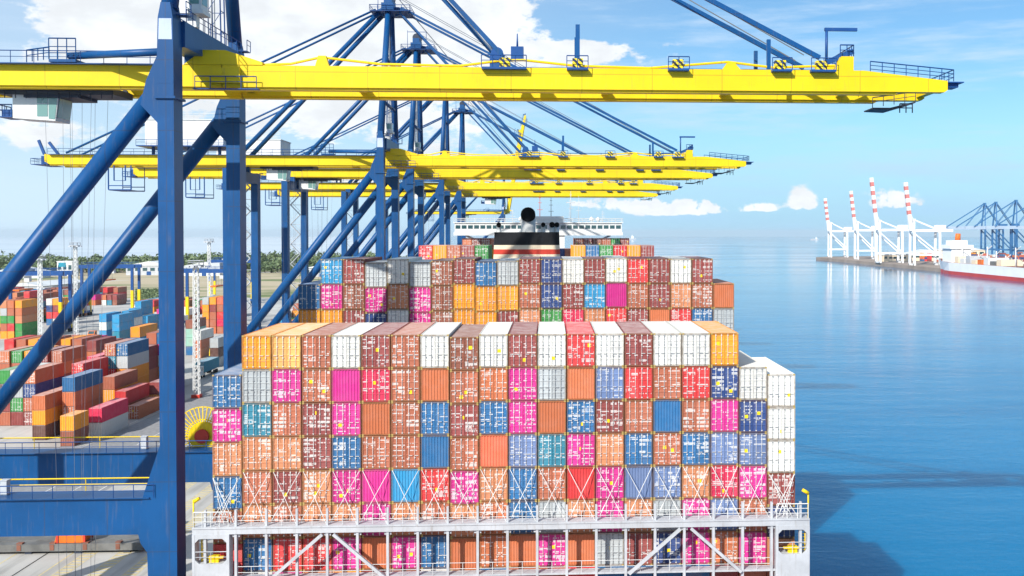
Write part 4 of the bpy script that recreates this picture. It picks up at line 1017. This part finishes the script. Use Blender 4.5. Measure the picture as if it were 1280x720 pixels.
for i in range(1150):
    Y = 1000+480*rng.random()**1.3; X = at_y(rng.uniform(-30, 520), 330, Y).x
    if X > -80: continue
    h_ = rng.uniform(5, 11)*(1+.35*math.sin(X*.013)+.2*math.sin(X*.05+1)); rad = rng.uniform(3.5, 6.5)
    fo.tube((X, Y, 0), (X, Y, h_*.7), .25, .12, 4, 1, False)
    for k in range(34):
        v = Vector((rng.gauss(0, .5), rng.gauss(0, .5), rng.gauss(0, .42)))
        leaf(fo, Vector((X+v.x*rad, Y+v.y*rad, max(.8, h_*.62+v.z*h_*.5))), rng.uniform(1.0, 2.1))
tag(fo.build('mangrove_wood', [M['leaf'], M['trunk']]), 'green mangrove wood stretching behind the port yard', 'wood', None, 'stuff')
gr = MB()
for i in range(5200):
    px, py = rng.uniform(170, 205), rng.uniform(364, 378); p = on_ground(px, py)
    leaf(gr, Vector((p.x, p.y, rng.uniform(.2, 1.6))), rng.uniform(.5, 1.0))
tag(gr.build('scrub', M['leaf']), 'patch of green scrub beside the container blocks', 'scrub', None, 'stuff')

# ------------------------------------------------------------------ pier across the basin
M['pier'] = paint('pier_concrete', (.30, .24, .20), .85, .2, .03, .2)
A = on_ground(1020, 321.5); Bp = on_ground(1166, 334.5); Cp = on_ground(1290, 347)
q = MB(); poly = [(A.x, A.y), (Bp.x, Bp.y), (Cp.x, Cp.y), (Cp.x+900, Cp.y-60), (1500, 1950), (A.x+40, A.y+50)]
b0 = len(q.v)
for z in (0, -9):
    for x, y in poly: q.v.append((x, y, z))
n = len(poly); q.face(list(range(n))[::1])
for k in range(n): q.face([k, n+k, n+(k+1) % n, (k+1) % n])
tag(q.build('pier', M['pier']), kind='structure')
M['wcrane'] = paint('white_crane_paint', (.82, .82, .82), .5, .03, .1, 0); M['rband'] = paint('red_boom_band', (.60, .20, .18), .5, .05, .1, 0)
M['bcrane'] = paint('far_blue_crane_paint', (.03, .14, .33), .5, .06, .1, 0); M['gcrane'] = paint('grey_blue_boom_paint', (.35, .45, .58), .5, .06, .1, 0)
def far_crane(loc, main, boomm, bandm, label, group, gauge=27, gz=41, boomL=55, raised=True, apex=56, lean=7):
    t = thing('ship_crane' if raised else 'far_quay_crane', label, 'crane', loc, 0, group)
    t.name = 'quay_crane'
    for x in (0, gauge):
        for y in (-8, 8):
            b = MB(); b.bar((x, y, 0), (x, y*.9, gz+1), 2.4, 2.4); b.build('leg', main, t)
        b = MB(); b.box(x-.9, x+.9, -8.9, 8.9, gz-1, gz+.8); b.build('crossbeam', main, t)
        b = MB(); b.box(x-1.2, x+1.2, -10, 10, 0, 2); b.build('sill', main, t)
    for y in (-8, 8):
        b = MB(); b.bar((0, y, 13), (gauge, y, 13), 1.6, 2.2); b.build('portal_beam', main, t)
        b = MB(); b.bar((0, y*.95, gz-2), (gauge, y, 14), 1.5, 1.5); b.build('diagonal_brace', main, t)
        b = MB(); b.bar((-1, y*.4, gz+1.8), (gauge+18, y*.4, gz+1.8), 1.6, 3.0); b.build('girder', main, t)
        b = MB(); b.bar((0, y*.9, gz+1), (2, y*.25, apex), 1.7, 1.7); b.build('tower_leg', main, t)
        b = MB(); b.bar((2, y*.25, apex), (gauge, y*.4, gz+3), 1.1, 1.1); b.build('backstay', main, t)
    b = MB(); b.box(.5, 3.5, -3, 3, apex-1, apex+1.2); b.build('apex_beam', main, t)
    b = MB(); b.box(gauge-3, gauge+9, -4, 4, gz+3, gz+8.5); b.build('machinery_house', main, t)
    a = R(90-lean) if raised else 0; n = 12
    for k in range(n):
        L0, L1 = boomL*k/n, boomL*(k+1)/n-.003; d = Vector((-math.cos(a), 0, math.sin(a))); o = Vector((-1.5, 0, gz+1.8))
        band = raised and k % 2 == 0 and k > 2
        b = MB(); b.bar(o+d*L0, o+d*L1, 4.4, (4.4 if raised else 2.6), 0, (0, 1, 0)); b.build('boom_band' if band else 'boom_section', bandm if band else boomm, t)
    if not raised:
        for y in (-2, 2):
            b = MB(); b.bar((1, y, apex), (-boomL*.85, y, gz+2.8), .7, .7); b.build('forestay', main, t)
            b = MB(); b.bar((1, y, apex), (-boomL*.42, y, gz+2.8), .7, .7); b.build('forestay', main, t)
    else:
        b = MB(); b.bar((1.5, 0, apex), o+d*(boomL*.45), .6, .6); b.build('forestay', main, t)
WG = 'white cranes on the far pier'
for px, py, bl, ga, lab, gz in ((1034, 321.5, 54, 27, 'white crane with raised red banded boom at the tip of the far pier', 41), (1067, 324, 60, 27, 'white crane with raised red banded boom, second from the pier tip', 42),
                           (1094, 328.5, 70, 30, 'tallest white crane with raised red banded boom, third from the pier tip', 42), (1136, 331.5, 60, 32, 'white crane with raised red banded boom beside the moored ship', 41)):
    g = on_ground(px, py); far_crane((g.x+4, g.y, 0), M['wcrane'], M['wcrane'], M['rband'], lab, WG, ga, gz, bl)
for px, Y, lab in ((1229, 1600, 'first'), (1243, 1540, 'second'), (1268, 1450, 'third'), (1296, 1400, 'fourth')):
    x = at_y(px, 300, Y).x
    far_crane((x, Y, 0), M['bcrane'], M['gcrane'], M['gcrane'], 'far blue crane with lowered boom, %s of four beyond the moored white ship' % lab, 'blue cranes beyond the moored ship', 30, 46, 74, False, 88)
# moored white ship
pb_ = on_ground(1164, 340.5, WATER); pe = on_ground(1285, 353, WATER); dv = (pe-pb_); Ls = dv.length; ang = math.atan2(dv.y, dv.x)
ms = thing('moored_ship', 'white cargo ship with red boot topping moored at the far pier', 'ship', (pb_.x, pb_.y, WATER), ang)
h = MB(); secs = []; BW = 27
for (x, k0, wt, wb) in ((-7, .0, .02, .0), (4, .1, .35, .12), (22, .3, .8, .6), (48, .4, 1, .98), (260, .5, 1, 1)):
    zt = 15.5-3.0*min(1, max(0, (x+7)/40))
    s_ = [(BW/2-BW/2*wb-0, -1), (BW/2-BW/2*wb, 3.6), (BW/2-BW/2*wt, zt), (BW/2+BW/2*wt, zt), (BW/2+BW/2*wb, 3.6), (BW/2+BW/2*wb, -1)]
    secs.append([len(h.v)+i for i in range(6)]); h.v += [(x+(0 if zt else 0)+(-5 if (i in (2, 3) and x < 0) else 0), y, z) for i, (y, z) in enumerate(s_)]
for a, c in zip(secs, secs[1:]):
    for i in range(5): h.face([a[i], c[i], c[i+1], a[i+1]], 1 if i in (0, 4) else (2 if i == 2 else 0))
h.face(secs[-1])
h.build('hull', [M['wcrane'], M['redhull'], M['deck']], ms)
b = MB(); b.box(24, 48, 3, 24, 12, 27); b.box(22, 50, 1, 26, 27, 31); b.box(28, 44, 5, 22, 31, 36); dh = b.build('deckhouse', M['wcrane'], ms)
for k in range(4):
    for i in range(6):
        b = MB(); b.box(23.9, 23.98, 4.6+i*3.2, 6.4+i*3.2, 14+k*3.4, 15.6+k*3.4); b.build('window', M['glass'], dh)
b = MB(); b.tube((40, 13, 36), (41, 13, 43), 3, 2.6, 14); b.build('funnel', M['orange'], ms)
for i, (cc_, hh_) in enumerate((('cream', 7), ('white', 5), ('lgrey', 8), ('cream', 4), ('orange', 5), ('white', 7), ('hatch', 4), ('cream', 6))):
    b = MB(); b.box(56+i*14, 66+i*14, 3, 24, 12.4, 12.4+hh_); b.build('deck_cargo', M[cc_], ms)
for i in range(7):
    x = 52+i*20; b = MB(); b.tube((x, 13, 12), (x, 13, 30-i % 3*4), .7, .5, 8); b.bar((x, 13, 27-i % 3*4), (x+10, 13, 31-i % 3*4), .6, .6); b.build('deck_crane', M['wcrane'], ms)
for px, py, wd, dp, hh, lab in ((1122, 327, 40, 30, 9, 'pale shed between the white cranes on the far pier'), (1160, 326, 60, 30, 10, 'long pale shed behind the white ship on the far pier'), (1205, 322, 70, 40, 12, 'wide pale warehouse under the blue cranes of the far pier')):
    building(px, py, wd, dp, hh, M['roof'], M['cream'], lab)
# container stacks on the far pier
mass = []
for i in range(130):
    px = rng.uniform(1095, 1275); g = on_ground(px, rng.uniform(324, 331))
    if g.x < A.x+45: continue
    for k in range(rng.randint(1, 4)): mass.append((g.x+30, g.y, k*2.9, rng.choice('SXUBVWORM'), CL))
stack_mass('pier_containers', mass, 'small far container stacks behind the white cranes on the pier')
# distant vessels on the horizon
def vessel(px, Y, L, label):
    x = at_y(px, 296, Y).x; r = math.hypot(x, Y); z = sea_z(r)
    t = thing('distant_ship', label, 'ship', (x, Y, z), 0, 'ships on the horizon')
    b = MB(); b.prism([(-L/2+L*.06, -1), (L/2-L*.1, -1), (L/2, L*.09), (-L/2, L*.09)], -L*.08, L*.08); b.build('hull', M['lgrey'], t)
    b = MB(); b.box(L*.12, L*.3, -L*.07, L*.07, L*.09, L*.26); b.box(L*.17, L*.22, -L*.02, L*.02, L*.26, L*.36); b.build('deckhouse', M['wcrane'], t)
    b = MB(); b.box(-L*.35, L*.05, -L*.06, L*.06, L*.09, L*.13); b.build('cargo', M['lgrey'], t)
    b = MB(); b.tube((-L*.2, 0, L*.13), (-L*.2, 0, L*.28), L*.008, L*.006, 6); b.build('mast', M['lgrey'], t)
vessel(787, 7000, 95, 'tiny white ship on the horizon right of the container ship bridge')
vessel(1018, 6500, 60, 'tiny white ship on the horizon left of the white pier cranes')

# ------------------------------------------------------------------ sea air
hzb = MB(); hzb.box(-27500, 27500, -27500, 27500, -63, 93)
hm = bpy.data.materials.new('sea_haze'); hm.use_nodes = True; ht = NT(hm.node_tree); ht.n.clear()
pv = ht.new('ShaderNodeVolumePrincipled'); pv.inputs['Color'].default_value = (.76, .89, 1, 1); pv.inputs['Density'].default_value = 4e-5
ht.l.new(pv.outputs[0], ht.new('ShaderNodeOutputMaterial').inputs['Volume'])
tag(hzb.build('haze', hm), 'thin pale sea haze over the port and the water', 'haze', None, 'stuff')
